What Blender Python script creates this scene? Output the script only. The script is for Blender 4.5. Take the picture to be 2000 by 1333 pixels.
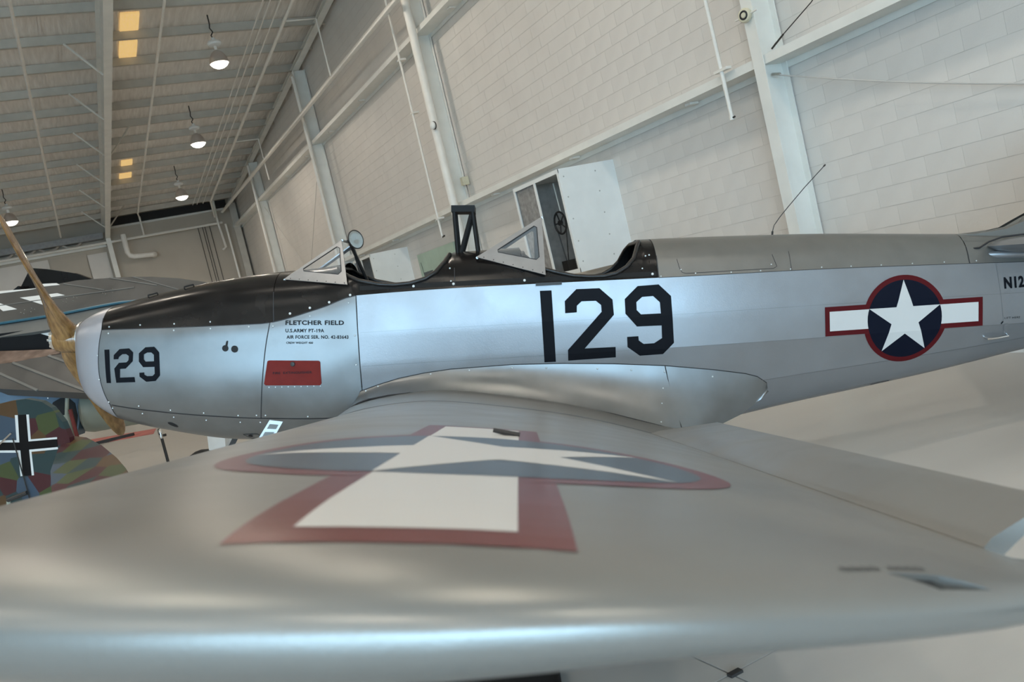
import bpy, bmesh, math, random
import numpy as np
from mathutils import Vector, Matrix
from mathutils.geometry import tessellate_polygon

random.seed(7)
scene = bpy.context.scene
COL = scene.collection
for o in list(bpy.data.objects):
    bpy.data.objects.remove(o)
rad = math.radians

# ------------------------------------------------------------------ camera
CAM_H = 1.725
def cam_axes(yaw, pitch, roll):
    cy, sy, cp, sp, cr, sr = math.cos(yaw), math.sin(yaw), math.cos(pitch), math.sin(pitch), math.cos(roll), math.sin(roll)
    f = Vector((sy * cp, cy * cp, sp)); r = Vector((cy, -sy, 0)); u = r.cross(f)
    return cr * r + sr * u, -sr * r + cr * u, f
R_, U_, F_ = cam_axes(rad(25.94), rad(-3.85), rad(-13.38))
cam = bpy.data.cameras.new('camera')
cam.sensor_width = 36.0
cam.lens = 36.0 * 1690.0 / 2000.0
cam.clip_start = 0.03
cam.clip_end = 300
cam.dof.use_dof = True
cam.dof.focus_distance = 6.6
cam.dof.aperture_fstop = 5.6
camo = bpy.data.objects.new('camera', cam)
COL.objects.link(camo)
camo.matrix_world = Matrix(((R_.x, U_.x, -F_.x, 0), (R_.y, U_.y, -F_.y, 0), (R_.z, U_.z, -F_.z, CAM_H), (0, 0, 0, 1)))
scene.camera = camo

# ------------------------------------------------------------------ daylight through the open hangar door
world = bpy.data.worlds.new('world')
scene.world = world
world.use_nodes = True
bgn = world.node_tree.nodes['Background']
bgn.inputs[0].default_value = (0.47, 0.755, 1.0, 1)
bgn.inputs[1].default_value = 18.5
DOOR = (-20.5, 1.5, 0.0, 4.9, -10.0)        # x0, x1, z0, z1, y of the big door behind the photographer
pl = bpy.data.lights.new('door_daylight', 'AREA')
pl.shape = 'RECTANGLE'; pl.size = DOOR[1] - DOOR[0]; pl.size_y = DOOR[3] - DOOR[2]
pl.cycles.is_portal = True
plo = bpy.data.objects.new('door_daylight', pl); COL.objects.link(plo)
plo.location = ((DOOR[0] + DOOR[1]) / 2, DOOR[4], (DOOR[2] + DOOR[3]) / 2)
plo.rotation_euler = (rad(90), 0, 0)         # faces +Y, into the hall
LAMP_W = 62.0
LAMP_COL = (1.0, 0.89, 0.755)

vs = scene.view_settings
vs.view_transform = 'Standard'; vs.look = 'None'; vs.gamma = 1.0; vs.use_curve_mapping = False
vs.exposure = -0.62

# ------------------------------------------------------------------ materials
MATS = {}
def mat(name, col, rough=0.5, metal=0.0, noise=0.0, nscale=8.0, bump=0.0, bscale=40.0, coat=0.0, spec=0.5, stretch=(1, 1, 1), alpha=1.0, trans=0.0, emit=None, estr=0.0, rnoise=0.0):
    if name in MATS:
        return MATS[name]
    m = bpy.data.materials.new(name); m.use_nodes = True
    nt = m.node_tree; b = nt.nodes['Principled BSDF']
    b.inputs['Base Color'].default_value = (*col, 1)
    b.inputs['Roughness'].default_value = rough
    b.inputs['Metallic'].default_value = metal
    b.inputs['Specular IOR Level'].default_value = spec
    if coat: b.inputs['Coat Weight'].default_value = coat; b.inputs['Coat Roughness'].default_value = 0.12
    if trans: b.inputs['Transmission Weight'].default_value = trans
    if alpha < 1: b.inputs['Alpha'].default_value = alpha
    if emit: b.inputs['Emission Color'].default_value = (*emit, 1); b.inputs['Emission Strength'].default_value = estr
    if noise or bump or rnoise:
        tc = nt.nodes.new('ShaderNodeTexCoord'); mp = nt.nodes.new('ShaderNodeMapping')
        mp.inputs['Scale'].default_value = stretch
        nt.links.new(tc.outputs['Object'], mp.inputs['Vector'])
    if noise or rnoise:
        n = nt.nodes.new('ShaderNodeTexNoise'); n.inputs['Scale'].default_value = nscale; n.inputs['Detail'].default_value = 6
        nt.links.new(mp.outputs[0], n.inputs['Vector'])
    if noise:
        r = nt.nodes.new('ShaderNodeMapRange')
        r.inputs['From Min'].default_value = 0.3; r.inputs['From Max'].default_value = 0.7
        r.inputs['To Min'].default_value = 1 - noise; r.inputs['To Max'].default_value = 1 + noise * 0.6
        nt.links.new(n.outputs['Fac'], r.inputs['Value'])
        mx = nt.nodes.new('ShaderNodeVectorMath'); mx.operation = 'SCALE'
        mx.inputs[0].default_value = col
        nt.links.new(r.outputs[0], mx.inputs['Scale']); nt.links.new(mx.outputs[0], b.inputs['Base Color'])
    if rnoise:
        r2 = nt.nodes.new('ShaderNodeMapRange')
        r2.inputs['From Min'].default_value = 0.3; r2.inputs['From Max'].default_value = 0.7
        r2.inputs['To Min'].default_value = max(0.02, rough - rnoise); r2.inputs['To Max'].default_value = rough + rnoise
        nt.links.new(n.outputs['Fac'], r2.inputs['Value']); nt.links.new(r2.outputs[0], b.inputs['Roughness'])
    if bump:
        n2 = nt.nodes.new('ShaderNodeTexNoise'); n2.inputs['Scale'].default_value = bscale; n2.inputs['Detail'].default_value = 4
        nt.links.new(mp.outputs[0], n2.inputs['Vector'])
        bp = nt.nodes.new('ShaderNodeBump'); bp.inputs['Strength'].default_value = bump; bp.inputs['Distance'].default_value = 0.01
        nt.links.new(n2.outputs['Fac'], bp.inputs['Height']); nt.links.new(bp.outputs[0], b.inputs['Normal'])
    MATS[name] = m
    return m

mat('block_paint', (0.72, 0.69, 0.645), 0.5, noise=0.05, nscale=1.6, bump=0.15, bscale=60)
mat('joint_paint', (0.63, 0.60, 0.55), 0.7, noise=0.2, nscale=3)
mat('steel_paint', (0.82, 0.82, 0.77), 0.42, noise=0.06, nscale=3, bump=0.05, bscale=30)
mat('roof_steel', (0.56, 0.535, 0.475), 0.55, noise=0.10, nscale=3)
mat('pipe_paint', (0.84, 0.82, 0.76), 0.4, noise=0.05, nscale=5)
mat('panel_white', (0.84, 0.86, 0.84), 0.45, noise=0.05, nscale=3)
mat('cabinet_inner', (0.50, 0.48, 0.45), 0.7, noise=0.2, nscale=8)
mat('cabinet_dark', (0.30, 0.29, 0.275), 0.75, noise=0.3, nscale=14, bump=0.3, bscale=60)
mat('dark_iron', (0.03, 0.027, 0.025), 0.5, noise=0.2)
mat('black_gap', (0.008, 0.008, 0.009), 0.7)
mat('concrete', (0.49, 0.475, 0.445), 0.34, noise=0.09, nscale=0.8, bump=0.03, bscale=25, rnoise=0.06, stretch=(1, 3.0, 1))
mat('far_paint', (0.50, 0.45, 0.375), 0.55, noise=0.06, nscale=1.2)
mat('silver_ring', (0.42, 0.42, 0.45), 0.34, metal=0.5, noise=0.04)
mat('joint_dark', (0.05, 0.045, 0.04), 0.9)
mat('apron', (0.42, 0.42, 0.40), 0.7, noise=0.1)
mat('silver_dope', (0.285, 0.29, 0.30), 0.36, metal=0.62, noise=0.05, nscale=5, bump=0.05, bscale=130, rnoise=0.04)
mat('silver_wing', (0.265, 0.258, 0.24), 0.34, metal=0.55, noise=0.05, nscale=3, bump=0.05, bscale=260, rnoise=0.05)
mat('silver_sheet', (0.23, 0.235, 0.235), 0.36, metal=0.78, noise=0.14, nscale=4, rnoise=0.05)
mat('silver_deck', (0.20, 0.195, 0.18), 0.40, metal=0.6, noise=0.07, nscale=7, bump=0.03, bscale=60)
mat('cowl_black', (0.009, 0.0075, 0.007), 0.21, noise=0.3, nscale=6, rnoise=0.04, spec=0.28)
mat('leather_black', (0.012, 0.010, 0.009), 0.38, bump=0.2, bscale=90)
mat('cockpit_dark', (0.009, 0.009, 0.009), 0.6, spec=0.25)
mat('seam', (0.02, 0.02, 0.022), 0.6)
mat('number_black', (0.005, 0.006, 0.009), 0.55, spec=0.1)
mat('stencil_black', (0.010, 0.012, 0.015), 0.5, spec=0.2)
mat('worn_ink', (0.11, 0.11, 0.105), 0.5)
mat('ins_red', (0.085, 0.006, 0.008), 0.55, spec=0.12)
mat('ins_blue', (0.004, 0.006, 0.015), 0.55, spec=0.1)
mat('ins_white', (0.60, 0.59, 0.57), 0.36)
mat('wing_red', (0.125, 0.018, 0.019), 0.32, noise=0.08)
mat('wing_blue', (0.04, 0.052, 0.068), 0.30, noise=0.08)
mat('ext_red', (0.17, 0.014, 0.009), 0.55, spec=0.2, noise=0.12, nscale=12)
mat('windshield_alu', (0.40, 0.39, 0.385), 0.33, metal=0.7, noise=0.1, nscale=10)
mat('chrome', (0.75, 0.74, 0.72), 0.18, metal=1.0)
mat('screw_metal', (0.50, 0.50, 0.48), 0.35, metal=0.8)
mat('mirror', (0.9, 0.9, 0.9), 0.03, metal=1.0)
mat('plexi', (0.92, 0.94, 0.93), 0.04, alpha=0.05, spec=0.4)
mat('rubber', (0.018, 0.018, 0.018), 0.7)
mat('white_paint', (0.74, 0.74, 0.71), 0.4, noise=0.04)
mat('grey_wing', (0.080, 0.076, 0.070), 0.36, noise=0.15, nscale=3, rnoise=0.06)
mat('grey_wing_light', (0.15, 0.15, 0.14), 0.4, noise=0.12, nscale=3)
mat('underside_blue', (0.10, 0.16, 0.23), 0.42, noise=0.15, nscale=4)
mat('teal_edge', (0.03, 0.12, 0.17), 0.4)
mat('pale_green', (0.33, 0.36, 0.30), 0.45, noise=0.1, nscale=4)
mat('cross_white', (0.72, 0.73, 0.71), 0.45)
mat('cross_black', (0.005, 0.005, 0.006), 0.55, spec=0.2)
mat('brown_gloss', (0.20, 0.14, 0.11), 0.22, noise=0.5, nscale=6)
mat('red_paint', (0.16, 0.025, 0.022), 0.45, noise=0.2, nscale=5)
mat('red_reflection', (0.55, 0.14, 0.12), 0.5, noise=0.4, nscale=2.2)  # colour of a red reflection in the glossy floor
mat('board_green', (0.40, 0.52, 0.42), 0.5, noise=0.10, nscale=2.5)
mat('board_dark', (0.06, 0.07, 0.075), 0.5, noise=0.5, nscale=20)
mat('lamp_shell', (0.55, 0.50, 0.46), 0.35, metal=0.5)
mat('lamp_glow', (0.9, 0.9, 0.85), 0.4, emit=(1.0, 0.94, 0.84), estr=14.0)
mat('skylight_glow', (0.75, 0.55, 0.25), 0.5, noise=0.45, nscale=9, emit=(1.0, 0.66, 0.26), estr=0.9, stretch=(3, 0.6, 1))
mat('cream_device', (0.66, 0.62, 0.46), 0.45)
mat('cable_grey', (0.55, 0.53, 0.50), 0.5)
mat('rubber_mat', (0.01, 0.01, 0.011), 0.6)
mat('duct', (0.30, 0.31, 0.32), 0.45, noise=0.15)

def wood():
    m = bpy.data.materials.new('prop_wood'); m.use_nodes = True
    nt = m.node_tree; b = nt.nodes['Principled BSDF']
    tc = nt.nodes.new('ShaderNodeTexCoord'); mp = nt.nodes.new('ShaderNodeMapping'); mp.inputs['Scale'].default_value = (14, 3, 3)
    wv = nt.nodes.new('ShaderNodeTexNoise'); wv.inputs['Scale'].default_value = 4.0; wv.inputs['Detail'].default_value = 6
    cr = nt.nodes.new('ShaderNodeValToRGB')
    cr.color_ramp.elements[0].position = 0.3; cr.color_ramp.elements[0].color = (0.16, 0.075, 0.022, 1)
    cr.color_ramp.elements[1].position = 0.75; cr.color_ramp.elements[1].color = (0.40, 0.22, 0.075, 1)
    nt.links.new(tc.outputs['Object'], mp.inputs[0]); nt.links.new(mp.outputs[0], wv.inputs['Vector'])
    nt.links.new(wv.outputs['Fac'], cr.inputs[0]); nt.links.new(cr.outputs[0], b.inputs['Base Color'])
    b.inputs['Roughness'].default_value = 0.22; b.inputs['Coat Weight'].default_value = 0.4
    MATS['prop_wood'] = m
wood()

def lozenge():
    m = bpy.data.materials.new('lozenge'); m.use_nodes = True
    nt = m.node_tree; b = nt.nodes['Principled BSDF']
    tc = nt.nodes.new('ShaderNodeTexCoord'); mp = nt.nodes.new('ShaderNodeMapping'); mp.inputs['Scale'].default_value = (4.1, 5.6, 1.0)
    vo = nt.nodes.new('ShaderNodeTexVoronoi'); vo.voronoi_dimensions = '2D'; vo.inputs['Scale'].default_value = 1.0; vo.inputs['Randomness'].default_value = 0.55
    cr = nt.nodes.new('ShaderNodeValToRGB'); cr.color_ramp.interpolation = 'CONSTANT'
    cols = [(0.0, (0.055, 0.012, 0.016)), (0.22, (0.045, 0.072, 0.105)), (0.44, (0.018, 0.042, 0.045)), (0.62, (0.052, 0.068, 0.024)), (0.80, (0.085, 0.045, 0.018)), (0.92, (0.05, 0.012, 0.016))]
    e = cr.color_ramp.elements
    e[0].position, e[0].color = cols[0][0], (*cols[0][1], 1)
    e[1].position, e[1].color = cols[1][0], (*cols[1][1], 1)
    for p, c in cols[2:]:
        q = e.new(p); q.color = (*c, 1)
    sx = nt.nodes.new('ShaderNodeSeparateColor')
    nt.links.new(tc.outputs['Object'], mp.inputs[0]); nt.links.new(mp.outputs[0], vo.inputs['Vector'])
    nt.links.new(vo.outputs['Color'], sx.inputs[0]); nt.links.new(sx.outputs[0], cr.inputs[0])
    nt.links.new(cr.outputs[0], b.inputs['Base Color']); b.inputs['Roughness'].default_value = 0.4
    MATS['lozenge'] = m
lozenge()

def insulation():
    m = bpy.data.materials.new('insulation'); m.use_nodes = True
    nt = m.node_tree; b = nt.nodes['Principled BSDF']
    tc = nt.nodes.new('ShaderNodeTexCoord'); mp = nt.nodes.new('ShaderNodeMapping'); mp.inputs['Scale'].default_value = (9, 0.9, 1)
    n = nt.nodes.new('ShaderNodeTexNoise'); n.inputs['Scale'].default_value = 1.5; n.inputs['Detail'].default_value = 5
    cr = nt.nodes.new('ShaderNodeValToRGB')
    cr.color_ramp.elements[0].position = 0.3; cr.color_ramp.elements[0].color = (0.70, 0.665, 0.615, 1)
    cr.color_ramp.elements[1].position = 0.7; cr.color_ramp.elements[1].color = (0.86, 0.83, 0.78, 1)
    bp = nt.nodes.new('ShaderNodeBump'); bp.inputs['Strength'].default_value = 0.6; bp.inputs['Distance'].default_value = 0.06
    nt.links.new(tc.outputs['Object'], mp.inputs[0]); nt.links.new(mp.outputs[0], n.inputs['Vector'])
    nt.links.new(n.outputs['Fac'], cr.inputs[0]); nt.links.new(cr.outputs[0], b.inputs['Base Color'])
    nt.links.new(n.outputs['Fac'], bp.inputs['Height']); nt.links.new(bp.outputs[0], b.inputs['Normal'])
    b.inputs['Roughness'].default_value = 0.5
    MATS['insulation'] = m
insulation()

# ------------------------------------------------------------------ mesh helpers
def V(*a): return np.array(a, float)
def unit(v):
    v = np.asarray(v, float); return v / np.linalg.norm(v)

class MB:
    def __init__(s): s.v = []; s.f = []
    def add(s, vs, fs):
        k = len(s.v); s.v += [tuple(map(float, p)) for p in vs]; s.f += [tuple(i + k for i in f) for f in fs]; return s
    def box(s, a, b):
        x0, y0, z0 = a; x1, y1, z1 = b
        return s.add([(x0, y0, z0), (x1, y0, z0), (x1, y1, z0), (x0, y1, z0), (x0, y0, z1), (x1, y0, z1), (x1, y1, z1), (x0, y1, z1)],
                     [(3, 2, 1, 0), (4, 5, 6, 7), (0, 1, 5, 4), (1, 2, 6, 5), (2, 3, 7, 6), (3, 0, 4, 7)])
    def hexa(s, p):   # 8 points: bottom ring, top ring
        return s.add(p, [(3, 2, 1, 0), (4, 5, 6, 7), (0, 1, 5, 4), (1, 2, 6, 5), (2, 3, 7, 6), (3, 0, 4, 7)])
    def bar(s, a, b, w, h, up=(0, 0, 1)):
        a, b = V(*a), V(*b); d = unit(b - a); up = np.asarray(up, float)
        if abs(d @ up) > 0.98: up = V(1, 0, 0)
        e = unit(np.cross(d, up)); u = np.cross(e, d)
        c = [(-1, -1), (1, -1), (1, 1), (-1, 1)]
        return s.hexa([a + e * i * w / 2 + u * j * h / 2 for i, j in c] + [b + e * i * w / 2 + u * j * h / 2 for i, j in c])
    def tube(s, path, r, n=8, caps=True, closed=False):
        P = [V(*p) for p in path]; m = len(P); k = len(s.v)
        rr = r if hasattr(r, '__len__') else [r] * m
        ref = V(0.31, 0.22, 0.93); prev = None
        for i, p in enumerate(P):
            if closed: d = unit(P[(i + 1) % m] - P[i - 1])
            else: d = unit(P[min(i + 1, m - 1)] - P[max(i - 1, 0)])
            if prev is None:
                if abs(d @ ref) > 0.95: ref = V(1, 0, 0)
                e = unit(np.cross(d, ref))
            else:
                e = unit(prev - d * (prev @ d))
            prev = e; u = np.cross(d, e)
            for j in range(n):
                a = 2 * math.pi * j / n
                s.v.append(tuple(p + rr[i] * (math.cos(a) * e + math.sin(a) * u)))
        for i in range(m if closed else m - 1):
            for j in range(n):
                a = k + i * n + j; b = k + i * n + (j + 1) % n; i2 = (i + 1) % m
                s.f.append((a, b, k + i2 * n + (j + 1) % n, k + i2 * n + j))
        if caps and not closed:
            s.f.append(tuple(k + j for j in reversed(range(n)))); s.f.append(tuple(k + (m - 1) * n + j for j in range(n)))
        return s
    def lathe(s, prof, o, axis, n=20, cap0=True, cap1=True):
        """prof: (distance along axis, radius)"""
        d = unit(axis); ref = V(0, 0, 1) if abs(d[2]) < 0.9 else V(1, 0, 0)
        e = unit(np.cross(d, ref)); u = np.cross(d, e); k = len(s.v); o = V(*o)
        for t, r in prof:
            for j in range(n):
                a = 2 * math.pi * j / n
                s.v.append(tuple(o + d * t + r * (math.cos(a) * e + math.sin(a) * u)))
        for i in range(len(prof) - 1):
            for j in range(n):
                s.f.append((k + i * n + j, k + i * n + (j + 1) % n, k + (i + 1) * n + (j + 1) % n, k + (i + 1) * n + j))
        if cap0: s.f.append(tuple(k + j for j in reversed(range(n))))
        if cap1: s.f.append(tuple(k + (len(prof) - 1) * n + j for j in range(n)))
        return s
    def grid(s, rows, closed=False):
        k = len(s.v); m = len(rows); n = len(rows[0])
        for r in rows: s.v += [tuple(map(float, p)) for p in r]
        for i in range(m - 1):
            for j in range(n if closed else n - 1):
                j2 = (j + 1) % n
                s.f.append((k + i * n + j, k + i * n + j2, k + (i + 1) * n + j2, k + (i + 1) * n + j))
        return s
    def prism(s, poly, frame, th, holes=()):
        """poly 2-D in frame (origin, e1, e2); solid of thickness th behind the face (along -normal)"""
        o, e1, e2 = [np.asarray(q, float) for q in frame]; nrm = unit(np.cross(e1, e2))
        loops = [list(poly)] + [list(h) for h in holes]
        tri = tessellate_polygon([[Vector((x, y, 0)) for x, y in l] for l in loops])
        flat = [p for l in loops for p in l]; k = len(s.v); N = len(flat)
        for dz in (0, -th):
            for x, y in flat: s.v.append(tuple(o + e1 * x + e2 * y + nrm * dz))
        def area(t):
            (ax, ay), (bx, by), (cx, cy) = [flat[i] for i in t]; return (bx - ax) * (cy - ay) - (by - ay) * (cx - ax)
        for t in tri:
            t = tuple(t) if area(t) > 0 else tuple(reversed(t))
            s.f.append(tuple(k + i for i in t)); s.f.append(tuple(k + N + i for i in reversed(t)))
        b = 0
        for l in loops:
            n = len(l)
            for i in range(n):
                a0 = k + b + i; a1 = k + b + (i + 1) % n
                s.f.append((a0, a1, a1 + N, a0 + N))
            b += n
        return s
    def mesh(s, name, m, smooth=None):
        me = bpy.data.meshes.new(name); me.from_pydata(s.v, [], s.f); me.update()
        bm = bmesh.new(); bm.from_mesh(me); bmesh.ops.remove_doubles(bm, verts=bm.verts, dist=1e-5)
        bmesh.ops.recalc_face_normals(bm, faces=bm.faces); bm.to_mesh(me); bm.free()
        if smooth is not None:
            me.shade_smooth(); me.set_sharp_from_angle(angle=rad(smooth))
        if m: me.materials.append(MATS[m])
        return me
    def build(s, name, m, parent=None, smooth=None, loc=None, **tags):
        o = bpy.data.objects.new(name, s.mesh(name, m, smooth)); COL.objects.link(o)
        if parent is not None: o.parent = parent
        if loc is not None: o.location = loc
        tag(o, **tags)
        return o

def tag(o, label=None, cat=None, group=None, kind=None):
    if label: o['label'] = label
    if cat: o['category'] = cat
    if group: o['group'] = group
    if kind: o['kind'] = kind
    return o
def empty(name, loc, rz=0, **tags):
    o = bpy.data.objects.new(name, None); COL.objects.link(o); o.location = loc; o.rotation_euler = (0, 0, rz)
    o.empty_display_size = 0.2
    return tag(o, **tags)
def copy_tree(o, parent=None):
    c = o.copy(); COL.objects.link(c); c.parent = parent
    for ch in o.children: copy_tree(ch, c)
    return c

# ------------------------------------------------------------------ the hall
WX = 7.55                       # inner face of the block wall
YF = 39.6                       # far wall
SL = 0.077                      # roof slope
RIDGE = 6.0
X0, Y0 = -24.0, -10.0
def roofz(y, z0):
    return z0 + SL * (YF - y) if y >= RIDGE else z0 + SL * (YF - RIDGE) - SL * (RIDGE - y)

# floor with sawn slabs
fl = MB().box((X0 - 0.4, Y0, -0.30), (WX + 0.4, YF + 0.4, -0.02)).build('floor', 'joint_dark', label='pale polished concrete hangar floor cut into large slabs', cat='floor', kind='structure')
xs = [X0, -22.05, -16.05, -10.05, -4.05, 1.95, WX]
ys = [Y0] + [2.77 + 6 * k for k in range(-2, 7)] + [YF]
for i in range(len(xs) - 1):
    for j in range(len(ys) - 1):
        if xs[i + 1] - xs[i] < 0.1 or ys[j + 1] - ys[j] < 0.1: continue
        MB().box((xs[i] + .004, ys[j] + .004, -0.03), (xs[i + 1] - .004, ys[j + 1] - .004, 0)).build('floor_slab', 'concrete', fl)
MB().box((X0 - 40, Y0 - 60, -0.12), (WX + 40, Y0 - 0.02, -0.03)).build('apron', 'apron', label='grey concrete apron outside the open hangar door', cat='pavement', kind='structure')

# right block wall
CO, BL, JT, JV = 0.2032, 0.4064, 0.0048, 0.0014
wr = MB().box((WX + 0.003, Y0, 0), (WX + 0.3, YF + 0.3, 11.2)).build('wall_right', 'joint_paint', label='cream painted concrete block wall behind the trainer', cat='wall', kind='structure')
bb = MB().box((0, -BL / 2 + JV / 2, -CO / 2 + JT / 2), (0.03, BL / 2 - JV / 2, CO / 2 - JT / 2)).mesh('block', 'block_paint')
blocks = []
for r in range(54):
    z = (r + 0.5) * CO - 0.05
    y = 2.85 + (BL / 2 if r % 2 else 0)
    while y < YF - 0.1:
        if z < roofz(y, 8.05): blocks.append((y, z))
        y += BL
def seen(y, z):
    d = Vector((WX, y, z - CAM_H)); q = d.dot(F_); px = 1000 + 1690 * d.dot(R_) / q; py = 666 - 1690 * d.dot(U_) / q
    return -40 < px < 2040 and -30 < py < 540
near = sorted([b for b in blocks if seen(*b)], key=lambda b: b[0] ** 2 + (b[1] - CAM_H) ** 2)[:300]
ns = set(near)
for y, z in near:
    o = bpy.data.objects.new('block', bb); COL.objects.link(o); o.parent = wr
    o.location = (WX + random.uniform(-0.0004, 0.0004), y, z)
rest = MB()
for y, z in blocks:
    if (y, z) in ns: continue
    dx = random.uniform(-0.0004, 0.0004)
    rest.box((WX + dx, y - BL / 2 + JV / 2, z - CO / 2 + JT / 2), (WX + 0.03, y + BL / 2 - JV / 2, z + CO / 2 - JT / 2))
rb = rest.build('far_blocks', 'block_paint', wr); rb['kind'] = 'stuff'
MB().box((WX, Y0, 0), (WX + 0.02, 2.6, 11)).build('wall_plaster', 'block_paint', wr)

# far wall, left wall, back wall with the door opening
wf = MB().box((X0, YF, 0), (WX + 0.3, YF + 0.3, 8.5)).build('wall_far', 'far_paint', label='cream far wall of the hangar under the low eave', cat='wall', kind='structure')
MB().box((X0 - 0.3, Y0 - 0.3, 0), (X0, YF + 0.3, 11.2)).build('wall_left', 'block_paint', label='cream wall on the far left side of the hangar', cat='wall', kind='structure')
wb = MB().box((X0, Y0 - 0.3, 0), (DOOR[0], Y0, 11.2)).box((DOOR[1], Y0 - 0.3, 0), (WX + 0.3, Y0, 11.2)).box((DOOR[0], Y0 - 0.3, DOOR[3]), (DOOR[1], Y0, 11.2))
wb.build('wall_back', 'block_paint', label='wall behind the photographer with the wide open hangar door', cat='wall', kind='structure')

# roof
ce = MB()
ce.grid([[(x, y, roofz(y, 8.22)) for y in (Y0, RIDGE, YF + 0.3)] for x in (X0, WX + 0.3)])
ce.grid([[(x, y, roofz(y, 8.40)) for y in (Y0, RIDGE, YF + 0.3)] for x in (X0, WX + 0.3)])
ceil = ce.build('ceiling', 'insulation', label='white insulated sloping hangar roof between steel purlins', cat='ceiling', kind='structure')
pm = MB()
pm.box((X0, -0.005, 0), (WX, 0.005, 0.21)).box((X0, -0.005, 0), (WX, 0.075, 0.008)).box((X0, 0.066, 0.008), (WX, 0.075, 0.03))
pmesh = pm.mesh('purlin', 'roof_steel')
for n in range(-22, 11):
    y = 23.45 + 1.52 * n
    o = bpy.data.objects.new('purlin', pmesh); COL.objects.link(o); o.parent = ceil
    o.location = (0, y, roofz(y, 7.98))
# insulation laps (tape seams) between purlins, each a raised strip
for y0 in range(12):
    y = 20.4 + 1.52 * y0
    for k in range(3):
        x = 0.9 - 1.9 * k + 0.35 * math.sin(y0 * 1.7 + k)
        a, b = roofz(y + .1, 8.19), roofz(y + 1.4, 8.19)
        MB().hexa([(x, y + .1, a), (x + .05, y + .1, a), (x + .05, y + 1.4, b), (x, y + 1.4, b), (x, y + .1, a + .02), (x + .05, y + .1, a + .02), (x + .05, y + 1.4, b + .02), (x, y + 1.4, b + .02)]).build('insulation_lap', 'insulation', ceil)
# skylight panels
for (x0, x1, ya, yb) in ((2.59, 3.0, 21.05, 22.03), (2.59, 3.0, 22.53, 23.44), (2.76, 3.12, 32.03, 32.75), (2.72, 3.13, 33.57, 34.28)):
    a, b = roofz(ya, 8.17), roofz(yb, 8.17)
    fr = MB().hexa([(x0, ya, a), (x1, ya, a), (x1, yb, b), (x0, yb, b), (x0, ya, a + .04), (x1, ya, a + .04), (x1, yb, b + .04), (x0, yb, b + .04)]).build('skylight_pane', 'skylight_glow', ceil)
    fr['label'] = 'golden translucent skylight pane'

def rafter(x, zlow, depth, w, label, y1=YF, name='roof_rafter'):
    r = empty(name, (x, YF, 0), label=label, cat='rafter', kind='structure')
    def sl(za, zb, xa, xb):
        p = []
        for y in (RIDGE, y1):
            z = roofz(y, 0)
            p.append([(xa, y - YF, z + za), (xb, y - YF, z + za), (xb, y - YF, z + zb), (xa, y - YF, z + zb)])
        return p[0] + p[1]
    MB().hexa(sl(zlow, zlow + .016, -w / 2, w / 2)).build('bottom_flange', 'steel_paint', r)
    MB().hexa(sl(zlow + .016, zlow + depth, -.006, .006)).build('web', 'steel_paint', r)
    MB().hexa(sl(zlow + depth - .016, zlow + depth, -w / 2, w / 2)).build('top_flange', 'steel_paint', r)
    return r
rf = rafter(2.115, 7.28, 0.70, 0.19, 'white steel rafter sloping down to the far wall left of the lamps')
for k, yy in enumerate((21.93, 24.97, 28.01, 31.05, 34.09, 37.13)):
    zb, zp = roofz(yy, 7.30), roofz(yy, 7.99)
    MB().bar((-.095, yy - YF + 0.3, zb), (-.78, yy - YF, zp), .035, .035).build('flange_brace', 'steel_paint', rf)
    if k in (2, 5): MB().bar((.095, yy - YF + 0.3, zb), (.78, yy - YF, zp), .04, .04).build('flange_brace', 'roof_steel', rf)
rafter(-3.35, 7.28, 0.70, 0.19, 'next white steel rafter beyond the left edge of the lamps')
rafter(7.30, 7.90, 0.12, 0.18, 'white end rafter following the roof slope along the block wall')

# wall steel
def column(y, x0, x1, top, label, w=0.16):
    c = empty('steel_column', (WX, y, 0), label=label, cat='column', kind='structure')
    MB().box((x0 - WX, -w / 2, 0), (x0 - WX + .014, w / 2, top)).build('front_flange', 'steel_paint', c)
    MB().box((x0 - WX + .014, -.006, 0), (x1 - WX - .014, .006, top)).build('web', 'steel_paint', c)
    MB().box((x1 - WX - .014, -w / 2, 0), (x1 - WX, w / 2, top)).build('back_flange', 'steel_paint', c)
    return c
colY = [7.18, 15.95, 24.70, 33.40]
cl = ['nearest white steel wall column, right of the cabinet with pulleys', 'white steel wall column behind the crash pylon', 'third white steel wall column, left of the green board', 'white steel wall column nearest the far corner']
for y, l in zip(colY, cl): column(y, 7.19, 7.53, roofz(y, 7.88), l)
gl = {3.385: 'lower', 6.87: 'upper'}
spans = [(Y0, 7.175, 'right of the nearest column'), (7.185, 15.945, 'between the first and second columns'), (15.955, 24.695, 'between the second and third columns'), (24.705, 33.395, 'between the third and fourth columns'), (33.405, YF, 'running into the far corner')]
ng = 0
for zg in (3.385, 6.87):
    for (a, b, wds) in spans:
        if zg > 6 and a < 7: continue
        ng += 1
        g = empty('steel_girt', (WX, (a + b) / 2, zg), label='white %s wall girt %s' % (gl[zg], wds), cat='girt', kind='structure')
        h = (b - a) / 2
        MB().box((-.335, -h, 0), (-.323, h, .098)).build('front_lip', 'steel_paint', g)
        MB().box((-.323, -h, 0), (-.002, h, .010)).build('web', 'steel_paint', g)
        MB().box((-.02, -h, -.07), (-.008, h, 0)).build('back_lip', 'steel_paint', g)
        if a > 3:
            for k in range(3):
                yy = -h + (k + .5) * 2 * h / 3
                MB().box((-.20, yy - .05, -.03), (-.06, yy + .05, -.001)).build('girt_clip', 'pipe_paint', g)
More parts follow.
